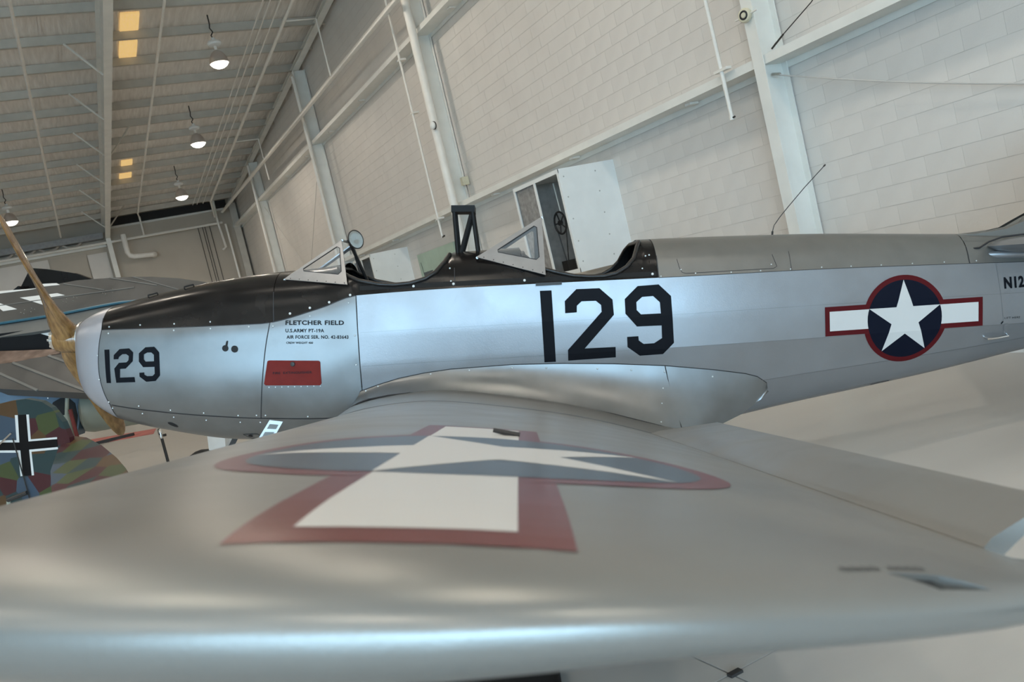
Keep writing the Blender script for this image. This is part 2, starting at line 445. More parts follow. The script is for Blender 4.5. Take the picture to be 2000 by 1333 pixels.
# column and pipes on the far wall
c = empty('steel_column', (2.115, YF, 0), label='white steel column on the far wall under the rafter', cat='column', kind='structure')
MB().box((-.095, -.42, 0), (.095, -.40, 7.3)).build('front_flange', 'steel_paint', c)
MB().box((-.006, -.40, 0), (.006, -.005, 7.3)).build('web', 'steel_paint', c)
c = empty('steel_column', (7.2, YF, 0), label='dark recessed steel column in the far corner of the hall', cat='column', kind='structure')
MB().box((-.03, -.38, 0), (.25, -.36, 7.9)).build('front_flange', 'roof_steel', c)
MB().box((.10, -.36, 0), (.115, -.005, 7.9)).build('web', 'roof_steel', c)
MB().box((2.3, YF - .10, 7.72), (7.0, YF - .004, 7.80)).build('trim_1', 'steel_paint', label='pale ledge trim along the top of the far wall', cat='trim', kind='structure')
MB().box((2.3, YF - .25, 7.80), (7.1, YF - .004, 8.12)).build('trim_2', 'black_gap', label='dark eave gap above the far wall', cat='trim', kind='structure')
for k, (x0, x1, za, zb) in enumerate(((-2.6, -0.25, 0.0, 6.9), (-0.20, 1.15, 0.0, 6.85), (1.2, 1.95, 0, 6.8))):
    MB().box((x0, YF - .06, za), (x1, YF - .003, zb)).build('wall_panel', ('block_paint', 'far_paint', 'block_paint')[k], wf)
MB().box((X0, YF - .16, 7.00), (2.0, YF - .004, 7.13)).build('trim_3', 'steel_paint', label='white header beam across the left part of the far wall', cat='trim', kind='structure')
MB().box((X0, YF - .5, 7.32), (1.95, YF - .004, 7.56)).build('trim_4', 'duct', label='grey shiny eave strip above the header on the far wall', cat='trim', kind='structure')
for k, x in enumerate((-1.75, -0.95, -0.1, 0.75)):
    sg = MB(); rows = []
    for i in range(9):
        t = i / 8; rows.append([(x - .38 + .76 * t, YF - .35 + .25 * q, 7.20 + .16 * (2 * t - 1) ** 2 - .05 * math.sin(q * 3)) for q in (0, .5, 1)])
    sg.grid(rows).grid([[(a, b, cc + .02) for a, b, cc in r] for r in rows]).build('sagging_insulation', 'insulation', wf)

# ------------------------------------------------------------------ pipes and fittings
def pipe(name, path, r, label, m='pipe_paint', cat='pipe', n=8, group=None):
    return MB().tube(path, r, n).build(name, m, smooth=45, label=label, cat=cat, group=group)
pipe('sprinkler_pipe', [(6.80, 12.0, 7.40), (6.80, 39.0, 7.55)], .055, 'thick white sprinkler main running along the block wall')
pipe('sprinkler_pipe', [(7.00, 16.2, 7.645), (7.00, 39.0, 7.77)], .03, 'thinner pipe running just behind the white sprinkler main')
pipe('far_pipe', [(X0 + 1, YF - .35, 7.12), (6.74, YF - .35, 7.14)], .055, 'horizontal white pipe across the far wall', n=10)
pipe('elbow_duct', [(2.69, YF - .6, 7.32), (2.69, YF - .6, 6.55), (2.76, YF - .6, 6.42), (2.9, YF - .6, 6.36), (3.62, YF - .6, 6.30), (3.70, YF - .5, 6.30), (3.72, YF - .02, 6.30)], .11, 'white elbow vent duct hanging on the far wall', cat='duct', n=12)
pipe('drop_pipe', [(3.49, YF - .5, 7.95), (3.49, YF - .5, 7.16)], .04, 'short white drop pipe above the elbow duct')
pipe('drop_pipe', [(6.56, YF - .52, 8.22), (6.53, YF - .52, 7.1), (6.6, YF - .5, 6.05), (6.45, YF - .5, 5.95)], .05, 'white drop pipe with a nozzle near the far corner')
pipe('drop_pipe', [(6.85, YF - .4, 7.05), (6.92, YF - .4, 0.0)], .05, 'tall white riser pipe near the far corner')
for k, xx in enumerate((5.76, 5.95, 6.05, 6.25)):
    pipe('conduit_line', [(xx - .03, YF - .06, 7.2), (xx, YF - .06, 0.2)], .015, '%s of four thin dark conduits on the far wall' % ('leftmost', 'second', 'third', 'rightmost')[k], 'dark_iron', 'conduit', 5, group='thin conduits on the far wall')
def roofpipe(x, y0, y1, dz, r, label, m='pipe_paint'):
    ya = max(y0, RIDGE + .1)
    return pipe('roof_pipe', [(x, ya, roofz(ya, dz)), (x, y1, roofz(y1, dz))], r, label, m)
roofpipe(0.42, 10, 39.0, 7.58, .038, 'white pipe under the roof left of the big rafter')
roofpipe(3.31, 10, 37.3, 7.62, .032, 'white pipe under the roof between rafter and lamps')
roofpipe(6.15, 10, 37.2, 7.62, .042, 'white pipe under the roof nearest the block wall')
for x, l in ((5.45, 'leftmost'), (5.62, 'second'), (5.86, 'third')):
    roofpipe(x, 10, 37.4, 7.62, .016, '%s of three thin conduits strung under the roof' % l)
pipe('drop_pipe', [(3.31, 37.3, roofz(37.3, 7.62)), (3.47, YF - .6, 7.97)], .032, 'slanting end of the roof pipe right of the rafter')
pipe('drop_pipe', [(6.15, 37.2, roofz(37.2, 7.62)), (6.44, YF - .62, 7.4)], .045, 'slanting end of the roof pipe near the far corner')
for k, yy in enumerate((20.6, 29.5)):
    z = roofz(yy, 7.55)
    pipe('sprinkler_branch', [(6.15, yy, z), (6.89, yy, z), (6.90, yy, z - 1.4)], .025, ('nearer', 'farther')[k] + ' branch pipe dropping from the roof pipe to the sprinkler main')
# column pipes
dp = pipe('downpipe', [(7.06, 15.64, 0.0), (7.06, 15.64, 9.5)], .085, 'thick round white downpipe in front of the second column', n=14)
dp2 = pipe('downpipe', [(7.08, 24.45, 0.0), (7.08, 24.45, 8.8)], .05, 'white downpipe beside the third column', n=10)
pipe('downpipe', [(7.10, 33.1, 0.0), (7.10, 33.1, 8.2)], .05, 'white downpipe beside the fourth column', n=10)
cd = empty('conduit', (7.11, 16.69, 2.94), label='thin white conduit hanging left of the second column', cat='conduit')
MB().tube([(0, 0, 0), (0, 0, 5.2)], .026, 8).build('conduit_tube', 'pipe_paint', cd, smooth=45)
for z in (.38, 2.6, 3.7): MB().box((-.03, -.06, z), (.12, .06, z + .04)).build('clamp', 'pipe_paint', cd)
MB().tube([(0, 0, .01), (0, -.12, .02)], .018, 6).build('nozzle', 'dark_iron', cd)
cd = empty('conduit', (7.14, 7.70, 2.97), label='white conduit with a black tap left of the nearest column', cat='conduit')
MB().tube([(0, 0, 0), (0, .03, 1.9)], .024, 10).build('conduit_tube', 'pipe_paint', cd, smooth=45)
MB().lathe([(0, .03), (.05, .03)], (0, 0, -.03), (0, 0, 1), 10).build('fitting', 'pipe_paint', cd, smooth=40)
MB().tube([(0, 0, -.01), (-.01, -.06, -.005)], .012, 6).build('tap', 'dark_iron', cd)
MB().box((-.03, -.11, .53), (.05, .11, .56)).build('clamp', 'pipe_paint', cd)
# detector on the nearest column
dt = empty('alarm_sounder', (7.17, 7.19, 3.95), label='round cream alarm sounder on the nearest white column', cat='alarm')
MB().lathe([(0, .075), (.03, .078), (.045, .07), (.05, .06)], (0, 0, 0), (-1, -.25, 0), 24).build('housing', 'cream_device', dt, smooth=35)
MB().lathe([(.05, .052), (.056, .045), (.056, .038), (.05, .034)], (0, 0, 0), (-1, -.25, 0), 24).build('ring_groove', 'seam', dt, smooth=35)
MB().lathe([(.05, .030), (.058, .026)], (0, 0, 0), (-1, -.25, 0), 20).build('centre_cap', 'cream_device', dt, smooth=35)
MB().tube([(0, .17, .0), (0, -.17, .0)], .010, 6).build('mounting_bar', 'pipe_paint', dt)
sp = empty('alarm_bell', (6.97, 15.50, 5.0), label='small white oval sounder on the thick downpipe', cat='alarm')
MB().lathe([(0, .07), (.03, .075), (.05, .05)], (0, 0, 0), (-1, -.2, 0), 16).build('housing', 'panel_white', sp, smooth=40)
MB().lathe([(-.02, .08), (0, .08)], (0, 0, 0), (-1, -.2, 0), 16).build('backplate', 'dark_iron', sp, smooth=40)
jb = empty('junction_box', (7.45, 15.74, 3.80), label='small cream junction box right of the second column', cat='box')
MB().box((-.06, -.05, 0), (.08, .05, .16)).build('case', 'cream_device', jb); MB().tube([(0, 0, 0), (.02, -.02, -.35)], .012, 6).build('wire', 'cable_grey', jb)
# cables by the nearest column
ck = empty('bracing_cable', (7.34, 7.10, 3.25), label='slack grey cable stretched right from the nearest column', cat='cable')
pth = [(0, 0, 0)] + [(.16 * t, -2.9 * t, -1.02 * t - .035 * math.sin(math.pi * t)) for t in np.linspace(.05, 1, 10)]
MB().tube(pth, .008, 6).build('cable_run', 'cable_grey', ck); MB().tube([(-.02, .05, .02), (0, -.05, -.01)], .02, 6).build('turnbuckle', 'chrome', ck)
ck = empty('bracing_cable', (7.40, 7.10, 3.58), label='dark twisted cable rising right from the nearest column', cat='cable')
MB().tube([(0, 0, 0), (.05, -.55, .24), (.1, -2.4, 1.25)], .006, 6).build('cable_run', 'dark_iron', ck); MB().tube([(0, .05, -.03), (.01, -.14, .06)], .011, 6).build('turnbuckle', 'dark_iron', ck)
for k, (za, zb, l) in enumerate(((6.6, .6, 'thin bracing rod falling right to left in the bay before the far corner'), (.6, 6.6, 'thin bracing rod rising right to left in the bay before the far corner'))):
    pipe('bracing_rod', [(7.36 + .03 * k, 24.85, zb), (7.36 + .03 * k, 33.25, za)], .008, l, 'cable_grey', 'rod', 5)
# wall cabinets
def cabinet(y, label, wheel=True):
    c = empty('door_gear_cabinet', (WX, y, 1.62), label=label, cat='cabinet')
    xf, L, h = -.97, 1.45, 1.52
    MB().box((xf, 0, .0), (0, .012, h)).build('side_panel', 'panel_white', c)
    MB().box((xf, L - .012, 0), (0, L, h)).build('side_panel', 'panel_white', c)
    MB().box((xf, .012, h - .012), (0, L - .012, h)).build('top_panel', 'panel_white', c)
    MB().box((xf, .012, 0), (0, L - .012, .012)).build('bottom_panel', 'panel_white', c)
    MB().box((-.03, .0125, .012), (-.02, L - .0125, h - .0125)).build('inner_back', 'cabinet_inner', c)
    MB().box((xf + .03, L - .02, .0125), (-.035, L - .0125, h - .0125)).build('inner_lining', 'cabinet_inner', c)
    fr = MB()
    for a, b in ((.0, .05), (.72, .78), (L - .05, L)): fr.box((xf - .012, a, 0), (xf, b, h))
    fr.box((xf - .0119, 0, h - .06), (xf - .0001, L, h)).box((xf - .0119, 0, 0), (xf - .0001, L, .06))
    fr.build('front_frame', 'panel_white', c)
    MB().box((xf + .02, .76, .05), (xf + .026, L - .05, h - .05)).build('mesh_screen', 'cabinet_dark', c)
    for k, z in enumerate((.15, .45, .78, 1.1, 1.4)):
        for xx in (-.9, -.35): MB().lathe([(0, .012), (.006, .009)], (xx, 0, z), (0, -1, 0), 8).build('bolt', 'screw_metal', c)
    if wheel:
        w = MB(); cy, cz, xx = .72, .80, -.70
        ring = [(xx, cy + .17 * math.cos(a), cz + .17 * math.sin(a)) for a in np.linspace(0, 2 * math.pi, 20, endpoint=False)]
        w.tube(ring, .016, 6, closed=True)
        for a in range(5): w.tube([(xx, cy, cz), (xx, cy + .17 * math.cos(a * 1.257), cz + .17 * math.sin(a * 1.257))], .011, 5)
        w.lathe([(0, .04), (.05, .04)], (xx - .025, cy, cz), (1, 0, 0), 10)
        w.build('pulley', 'dark_iron', c, smooth=40)
        MB().tube([(xx, cy - .13, cz - .1), (xx, cy + .02, cz - .62)], .010, 5).build('chain', 'dark_iron', c)
        MB().tube([(xx, cy + .13, cz - .1), (xx, cy + .06, cz - .62)], .010, 5).build('chain', 'dark_iron', c)
        MB().box((xx - .06, cy - .05, .06), (xx + .08, cy + .12, .22)).build('gear_motor', 'dark_iron', c)
        MB().tube([(xx + .08, cy + .05, .95), (xx + .08, cy + .08, 1.42)], .012, 5).build('lever_rod', 'steel_paint', c)
    return c
cabinet(10.76, 'white cabinet with two dark openings and a pulley wheel, behind the rear cockpit')
cabinet(20.01, 'white cabinet on the block wall seen above the front cockpit', False)
gb = empty('picture_board', (WX - .03, 18.25, 1.4), label='pale green picture board on the wall behind the front cockpit', cat='board')
MB().box((-.02, -1.12, 0), (.025, 1.12, 1.44)).build('panel', 'board_green', gb)
MB().box((-.024, .35, .55), (-.0205, .95, 1.0)).build('vehicle_picture', 'board_dark', gb)
MB().box((-.026, .60, .68), (-.0245, .74, .85)).build('vehicle_window', 'panel_white', gb)
MB().bar((-.0225, .93, .95), (-.0225, .97, 1.25), .003, .012).build('picture_mast', 'board_dark', gb)

# ------------------------------------------------------------------ lamps
def make_lamp():
    r = empty('high_bay_lamp', (0, 0, 0))
    MB().tube([(0, 0, .60), (-.03, 0, .68), (.03, 0, .76), (-.02, 0, .86), (0, 0, .96), (0, 0, 1.21)], .016, 6).build('cord', 'dark_iron', r)
    b = MB().lathe([(.43, .05), (.45, .15), (.49, .17), (.54, .14), (.57, .05), (.62, .05)], (0, 0, 0), (0, 0, 1), 16); b.build('ballast', 'panel_white', r, smooth=40)
    MB().lathe([(.30, .04), (.44, .045)], (0, 0, 0), (0, 0, 1), 10).build('neck', 'pipe_paint', r, smooth=40)
    d = MB().lathe([(0, .225), (.05, .222), (.13, .205), (.20, .175), (.26, .13), (.30, .08), (.32, .05)], (0, 0, 0), (0, 0, 1), 24, cap0=False)
    d.build('reflector', 'lamp_shell', r, smooth=40)
    MB().lathe([(-.115, .03), (-.10, .10), (-.06, .17), (0.0, .215)], (0, 0, 0), (0, 0, 1), 24).build('lens', 'lamp_glow', r, smooth=40)
    return r
lamp0 = make_lamp()
lampdata = bpy.data.lights.new('lamp_light', 'AREA')
lampdata.shape = 'DISK'; lampdata.size = 0.42; lampdata.energy = LAMP_W; lampdata.color = LAMP_COL
def place_lamp(i, x, y, z, label, group):
    r = lamp0 if i == 0 else copy_tree(lamp0)
    r.location = (x, y, z); tag(r, label, 'lamp', group)
    lo = bpy.data.objects.new('lamp_light', lampdata); COL.objects.link(lo); lo.parent = r; lo.location = (0, 0, -.13)
seenl = [(4.56, 21.5, 8.44, 'largest of the three lit dome lamps right of the rafter'), (4.62, 27.53, 7.98, 'middle of the three lit dome lamps right of the rafter'),
         (4.60, 33.6, 7.52, 'farthest of the three lit dome lamps right of the rafter'), (-.98, 33.3, 7.53, 'lit dome lamp behind the propeller tip at the left edge')]
for i, (x, y, z, l) in enumerate(seenl): place_lamp(i, x, y, z, l, 'high bay lamps in view')
i = 4
for x in (4.35, -.93, -6.3, -11.6):
    for y in (15.4, 9.4, 3.4, -2.6, -8.0):
        place_lamp(i, x, y, roofz(y, 7.04), 'lit dome lamp hanging overhead outside the picture', 'lamps overhead'); i += 1
for y in (21.5, 27.5, 33.5):
    place_lamp(i, -6.3, y, roofz(y, 7.04), 'lit dome lamp hanging overhead outside the picture', 'lamps overhead'); i += 1

#@@AIRCRAFT@@
# ================================================================== the trainer
# aircraft frame: x aft, y starboard (away from the photographer), z up; origin level with the upper longeron
AZ, TH = rad(26.3), rad(10.5)
ys_ = V(math.sin(AZ), math.cos(AZ), 0); xf_ = V(math.cos(AZ), -math.sin(AZ), 0)
xa_ = xf_ * math.cos(TH) - V(0, 0, math.sin(TH)); za_ = xf_ * math.sin(TH) + V(0, 0, math.cos(TH))
AO = 6.0 * ys_ + V(0, 0, CAM_H)
ZB = 1.7544                                   # distance from the origin down to the floor
base = AO - za_ * ZB
AC = empty('training_airplane', (0, 0, 0), label='silver low-wing trainer with open cockpits, black cowl and number 129', cat='airplane')
AC.matrix_world = Matrix(((xa_[0], ys_[0], za_[0], base[0]), (xa_[1], ys_[1], za_[1], base[1]), (xa_[2], ys_[2], za_[2], base[2]), (0, 0, 0, 1)))
ACL = (0, 0, ZB)
def part(mb, name, m, smooth=None, label=None, parent=None):
    o = mb.build(name, m, parent or AC, smooth, ACL if parent is None else None)
    if label: o['label'] = label
    return o

# ---- fuselage loft: 9 control points (half width, z) from the top centre line to the keel
ST = [
 (-2.90, [(0, -.19), (.09, -.195), (.14, -.215), (.165, -.27), (.17, -.33), (.165, -.42), (.14, -.475), (.09, -.497), (0, -.503)]),
 (-2.87, [(0, -.125), (.12, -.135), (.19, -.17), (.222, -.24), (.232, -.34), (.225, -.45), (.19, -.55), (.12, -.595), (0, -.61)]),
 (-2.80, [(0, -.075), (.14, -.087), (.225, -.125), (.268, -.205), (.282, -.345), (.275, -.50), (.235, -.62), (.14, -.685), (0, -.705)]),
 (-2.72, [(0, -.042), (.15, -.055), (.245, -.10), (.293, -.185), (.307, -.345), (.30, -.52), (.26, -.655), (.155, -.745), (0, -.77)]),
 (-2.65, [(0, -.02), (.155, -.036), (.255, -.085), (.305, -.175), (.318, -.345), (.312, -.53), (.272, -.675), (.165, -.78), (0, -.81)]),
 (-2.30, [(0, .055), (.17, .035), (.28, -.035), (.335, -.18), (.348, -.345), (.342, -.55), (.295, -.738), (.18, -.87), (0, -.91)]),
 (-1.95, [(0, .112), (.185, .088), (.305, .005), (.365, -.183), (.374, -.35), (.367, -.57), (.312, -.782), (.195, -.93), (0, -.98)]),
 (-1.60, [(0, .148), (.20, .12), (.33, .02), (.384, -.184), (.392, -.35), (.386, -.58), (.328, -.812), (.205, -.96), (0, -1.01)]),
 (-1.20, [(0, .170), (.21, .142), (.348, .05), (.400, -.105), (.410, -.30), (.406, -.55), (.35, -.828), (.22, -1.0), (0, -1.05)]),
 (-0.95, [(0, .205), (.22, .175), (.36, .09), (.412, -.032), (.428, -.272), (.420, -.491), (.37, -.80), (.24, -1.03), (0, -1.085)]),
 (0.00, [(0, .236), (.215, .21), (.36, .12), (.420, -.015), (.438, -.266), (.430, -.482), (.385, -.82), (.25, -1.06), (0, -1.11)]),
 (1.00, [(0, .252), (.20, .228), (.345, .135), (.410, -.015), (.429, -.258), (.419, -.472), (.362, -.78), (.23, -1.02), (0, -1.075)]),
 (2.00, [(0, .237), (.165, .215), (.285, .12), (.345, -.012), (.363, -.246), (.352, -.461), (.295, -.695), (.18, -.875), (0, -.918)]),
 (3.00, [(0, .19), (.12, .172), (.21, .095), (.260, -.022), (.276, -.237), (.265, -.446), (.213, -.60), (.125, -.72), (0, -.752)]),
 (3.50, [(0, .165), (.10, .15), (.17, .078), (.215, -.030), (.227, -.235), (.217, -.44), (.168, -.545), (.095, -.63), (0, -.655)]),
 (5.20, [(0, .11), (.022, .1), (.038, .05), (.046, -.03), (.05, -.2), (.05, -.3), (.042, -.33), (.03, -.35), (0, -.36)]),
]
SX = np.array([s[0] for s in ST]); SP = np.array([s[1] for s in ST])
def pchip_slopes(x, y):
    h = np.diff(x); d = np.diff(y, axis=0) / h.reshape(-1, *([1] * (y.ndim - 1))); m = np.zeros_like(y)
    m[0], m[-1] = d[0], d[-1]
    for i in range(1, len(x) - 1):
        a, b = d[i - 1], d[i]; w1, w2 = 2 * h[i] + h[i - 1], h[i] + 2 * h[i - 1]
        with np.errstate(divide='ignore', invalid='ignore'):
            v = (w1 + w2) / (w1 / a + w2 / b)
        m[i] = np.where(a * b > 0, v, 0)
    return m
SM = pchip_slopes(SX, SP)
def hermite(x, X, Y, Mm):
    x = min(max(x, X[0]), X[-1]); i = min(max(int(np.searchsorted(X, x)) - 1, 0), len(X) - 2)
    h = X[i + 1] - X[i]; t = (x - X[i]) / h
    return (2*t**3-3*t**2+1)*Y[i] + (t**3-2*t**2+t)*h*Mm[i] + (-2*t**3+3*t**2)*Y[i+1] + (t**3-t**2)*h*Mm[i+1]
_sc = {}
def sect(x):
    k = round(x, 4)
    if k not in _sc: _sc[k] = hermite(k, SX, SP, SM)
    return _sc[k]
def loft(x, t):
    P = sect(x); t = min(max(t, 0), 8); i = min(int(t), 7); f = t - i
    q = lambda j: P[j] if 0 <= j <= 8 else (np.array([-P[1][0], P[1][1]]) if j < 0 else np.array([-P[7][0], P[7][1]]))
    p0, p1, p2, p3 = q(i - 1), q(i), q(i + 1), q(i + 2)
    cr = 0.5 * (2*p1 + (p2-p0)*f + (2*p0-5*p1+4*p2-p3)*f*f + (3*p1-p0-3*p2+p3)*f**3)
    li = p1 + (p2 - p1) * f
    if x < -0.955 or i < 3: r = 1.0
    elif i >= 6: r = 0.85
    else: r = 0.12
    if x > -0.955 and i == 2:              # arch meets the longeron without rolling under
        p3 = p2 + (p2 - p1); cr = 0.5 * (2*p1 + (p2-p0)*f + (2*p0-5*p1+4*p2-p3)*f*f + (3*p1-p0-3*p2+p3)*f**3)
    return cr * r + li * (1 - r)
def lpt(x, t, side, off=0.0):
    hw, z = loft(x, t)
    if off:
        a, b = loft(x, max(t - .05, 0)), loft(x, min(t + .05, 8)); tg = unit(b - a); n = np.array([-tg[1], tg[0]])
        if n[0] < 0 and t > 0.3 and t < 7.7: n = -n
        if t <= .3: n = np.array([0, 1.0])
        if t >= 7.7: n = np.array([0, -1.0])
        hw, z = hw + n[0] * off, z + n[1] * off
    return (x, side * hw, z)
_TS = np.linspace(2.0, 8, 73)
_tz = {}
def t_of(x, z):
    k = round(x, 3)
    if k not in _tz: _tz[k] = np.array([-loft(k, t)[1] for t in _TS])
    return float(np.interp(-z, _tz[k], _TS))
def side_map(x, z, off):
    return lpt(x, t_of(x, z), -1, off)
def patch(x0, x1, t0, t1, nx, nt, side, off=0.0):
    f0 = x0 if callable(x0) else (lambda t: x0); f1 = x1 if callable(x1) else (lambda t: x1)
    rows = []
    for i in range(nx + 1):
        r = []
        for j in range(nt + 1):
            t = t0 + (t1 - t0) * j / nt; x = f0(t) + (f1(t) - f0(t)) * i / nx
            r.append(lpt(x, t, side, off))
        rows.append(r)
    return rows
def both(mb, *a, **k):
    mb.grid(patch(*a, side=-1, **k)); mb.grid(patch(*a, side=1, **k)); return mb

# panels
rgx = lambda t: -2.65 - (.038 * math.sin(math.pi * (t - 3) / 3) if 3 < t < 6 else 0)
m_ = both(MB(), -2.90, rgx, 0, 8, 10, 40)
ring = part(m_, 'nose_ring', 'silver_ring', 50)
part(MB().grid([[( -2.86, s * .16 * a, -.345 + .15 * b) for a, b in ((0, 1), (.7, .7), (1, 0), (.7, -.7), (0, -1))] for s in (-1, 1)]).grid([[(-2.80, y, z) for y in (-.19, .19)] for z in (-.53, -.19)]), 'intake_screen', 'black_gap')
ct = part(both(MB(), -2.648, -1.502, 0, 3, 40, 16), 'cowl_top', 'cowl_black', 50, 'glossy black upper engine cowl')
seamx = lambda t: -1.526 - .117 * (t - 3) / 3
for s in (-1, 1):
    cs = part(MB().grid(patch(lambda t: rgx(t) + .002, lambda t: seamx(t) - .002, 3.004, 5.99, 36, 20, s)), 'cowl_side', 'silver_sheet', 50)
    if s < 0: CS = cs
    fp = part(MB().grid(patch(lambda t: seamx(t) + .002, -.957, 3.01, 5.985, 26, 20, s)), 'forward_panel', 'silver_sheet', 50)
    if s < 0: FP = fp
CB = part(both(MB(), -2.648, -.957, 6, 8, 40, 10), 'cowl_bottom', 'silver_sheet', 50)
part(both(MB(), -1.498, -1.05, 0, 3, 20, 16), 'cockpit_cowl', 'cowl_black', 50, 'glossy black cowl in front of the cockpits')
fb = part(both(MB(), -.953, 5.2, 3, 8, 110, 30), 'fuselage_skin', 'silver_dope', 7)
DK = part(both(MB(), 1.0, 3.10, 0, 3, 40, 14), 'turtledeck', 'silver_deck', 50)
part(both(MB(), 3.105, 5.2, 0, 3, 30, 14), 'tail_fairing', 'silver_deck', 50)

# seams as recessed dark lines lying in the panel gaps
def ribbon(pts, w, mapf, off):
    rows = []
    P = [np.array(p, float) for p in pts]; Q = []
    for a, b in zip(P[:-1], P[1:]):
        n = max(2, int(np.linalg.norm(b - a) / .05) + 1)
        Q += [a + (b - a) * i / n for i in range(n)]
    Q.append(P[-1])
    for i, p in enumerate(Q):
        d = unit(Q[min(i + 1, len(Q) - 1)] - Q[max(i - 1, 0)]); nn = np.array([-d[1], d[0]])
        rows.append([mapf(*(p + nn * w / 2), off), mapf(*(p - nn * w / 2), off)])
    return MB().grid(rows)
def seam(pts, w=.005, parent=None, m='seam', name='panel_seam'):
    return part(ribbon(pts, w, side_map, .0016), name, m, parent=parent)
def lp(x, t): return (x, loft(x, t)[1])
seam([lp(rgx(t), t) for t in np.linspace(2.2, 7.2, 30)], .004, ring)
seam([lp(x, 3) for x in np.linspace(-2.64, -1.53, 20)], .005, CS)
seam([lp(seamx(t), t) for t in np.linspace(3, 6, 14)], .006, FP)
seam([lp(x, 6) for x in np.linspace(-2.64, -1.0, 26)], .006, CB)
seam([lp(-1.5, t) for t in np.linspace(2.05, 3, 8)], .006, FP)
seam([lp(x, 3) for x in np.linspace(-1.51, -.96, 10)], .006, FP)
seam([lp(-.955, t) for t in np.linspace(3, 5.45, 12)], .006, fb)
seam([lp(x, 3) for x in np.linspace(1.0, 4.2, 40)], .0035, DK)
seam([lp(1.0, t) for t in np.linspace(2.05, 3, 8)], .006, DK)
seam([(1.13, .10), (1.14, .045), (1.155, .012), (1.18, .004), (1.76, .008), (1.785, .02), (1.765, .10)], .0035, DK)
seam([lp(1.88, t) for t in np.linspace(2.05, 3, 8)], .003, DK)
seam([lp(3.102, t) for t in np.linspace(2.05, 3, 8)], .007, DK)
for zz, tt in ((-.26, 4), (-.47, 5), (-.7, 6)):
    seam([lp(x, tt) for x in np.linspace(-.94, 3.9, 60)], .0025, fb, 'silver_sheet', 'stringer_tape')
for xx in (3.30,):
    seam([lp(xx + .05 * (t - 3) / 2, t) for t in np.linspace(3.05, 6, 14)], .03, fb, 'silver_dope', 'rib_tape')

# ---- decals
def flat_tris(loops):
    tri = tessellate_polygon([[Vector((x, y, 0)) for x, y in l] for l in loops]); flat = [p for l in loops for p in l]
    return flat, tri
def decal(polys, mapf, off, name, m, parent, step=.05, cuts=()):
    """polys: list of loop lists (outer + holes)"""
    bm = bmesh.new()
    for loops in polys:
        flat, tri = flat_tris(loops); vs_ = [bm.verts.new((x, y, 0)) for x, y in flat]
        for t in tri:
            try: bm.faces.new([vs_[i] for i in t])
            except ValueError: pass
    if step:
        xs_ = [v.co.x for v in bm.verts]; y2 = [v.co.y for v in bm.verts]
        for k in range(int(min(xs_) / step) - 1, int(max(xs_) / step) + 2):
            bmesh.ops.bisect_plane(bm, geom=bm.verts[:] + bm.edges[:] + bm.faces[:], plane_co=(k * step, 0, 0), plane_no=(1, 0, 0))
        for yv in list(np.arange(math.floor(min(y2) / step) * step, max(y2), step)) + list(cuts):
            bmesh.ops.bisect_plane(bm, geom=bm.verts[:] + bm.edges[:] + bm.faces[:], plane_co=(0, yv, 0), plane_no=(0, 1, 0))
    for v in bm.verts: v.co = mapf(v.co.x, v.co.y, off)
    me = bpy.data.meshes.new(name); bm.to_mesh(me); bm.free(); me.materials.append(MATS[m])
    o = bpy.data.objects.new(name, me); COL.objects.link(o); o.parent = parent
    return o
def text_tris(body, bold=0.0, space=1.0):
    cu = bpy.data.curves.new('t', 'FONT'); cu.body = body; cu.size = 1.0; cu.offset = bold; cu.space_character = space; cu.resolution_u = 3
    o = bpy.data.objects.new('t', cu); COL.objects.link(o); dg = bpy.context.evaluated_depsgraph_get()
    me = o.evaluated_get(dg).to_mesh(); vv = [(v.co.x, v.co.y) for v in me.vertices]; ff = [tuple(p.vertices) for p in me.polygons]
    o.evaluated_get(dg).to_mesh_clear(); bpy.data.objects.remove(o); bpy.data.curves.remove(cu)
    return vv, ff
def text(body, x0, x1, z0, h, mapf, name, m, parent, rot=0.0, bold=.02, space=1.0, off=.0018):
    vv, ff = text_tris(body, bold, space); a = np.array(vv); mn, mx = a.min(0), a.max(0)
    sx, sy = (x1 - x0) / (mx[0] - mn[0]), h / (mx[1] - mn[1]); out = []
    for x, y in vv:
        u, w = (x - mn[0]) * sx, (y - mn[1]) * sy
        out.append(mapf(x0 + u * math.cos(rot) - w * math.sin(rot), z0 + u * math.sin(rot) + w * math.cos(rot), off))
    me = bpy.data.meshes.new(name); me.from_pydata(out, [], ff); me.materials.append(MATS[m])
    o = bpy.data.objects.new(name, me); COL.objects.link(o); o.parent = parent
    return o
CUT = (-.245, -.262, -.45, -.476)
BIG1 = [(0.229, -0.061), (0.304, -0.062), (0.311, -0.524), (0.237, -0.524)]
BIG2 = [(0.386, -0.135), (0.464, -0.062), (0.613, -0.063), (0.694, -0.14), (0.698, -0.239), (0.501, -0.447), (0.701, -0.447), (0.701, -0.515), (0.391, -0.521), (0.392, -0.451), (0.62, -0.215), (0.619, -0.172), (0.586, -0.143), (0.494, -0.142), (0.462, -0.169), (0.46, -0.211), (0.385, -0.213)]
BIG9 = [(0.773, -0.141), (0.86, -0.062), (0.997, -0.058), (1.073, -0.136), (1.081, -0.44), (1.008, -0.51), (0.857, -0.513), (0.778, -0.452), (0.778, -0.386), (0.851, -0.385), (0.853, -0.413), (0.884, -0.437), (0.952, -0.436), (1.004, -0.405), (1.004, -0.323), (0.844, -0.322), (0.773, -0.236)]
BIG9H = [(0.847, -0.165), (0.886, -0.133), (0.957, -0.131), (0.999, -0.173), (1.002, -0.245), (0.873, -0.245), (0.847, -0.216)]
SM1 = [(-2.637, -0.305), (-2.603, -0.305), (-2.612, -0.526), (-2.642, -0.525)]
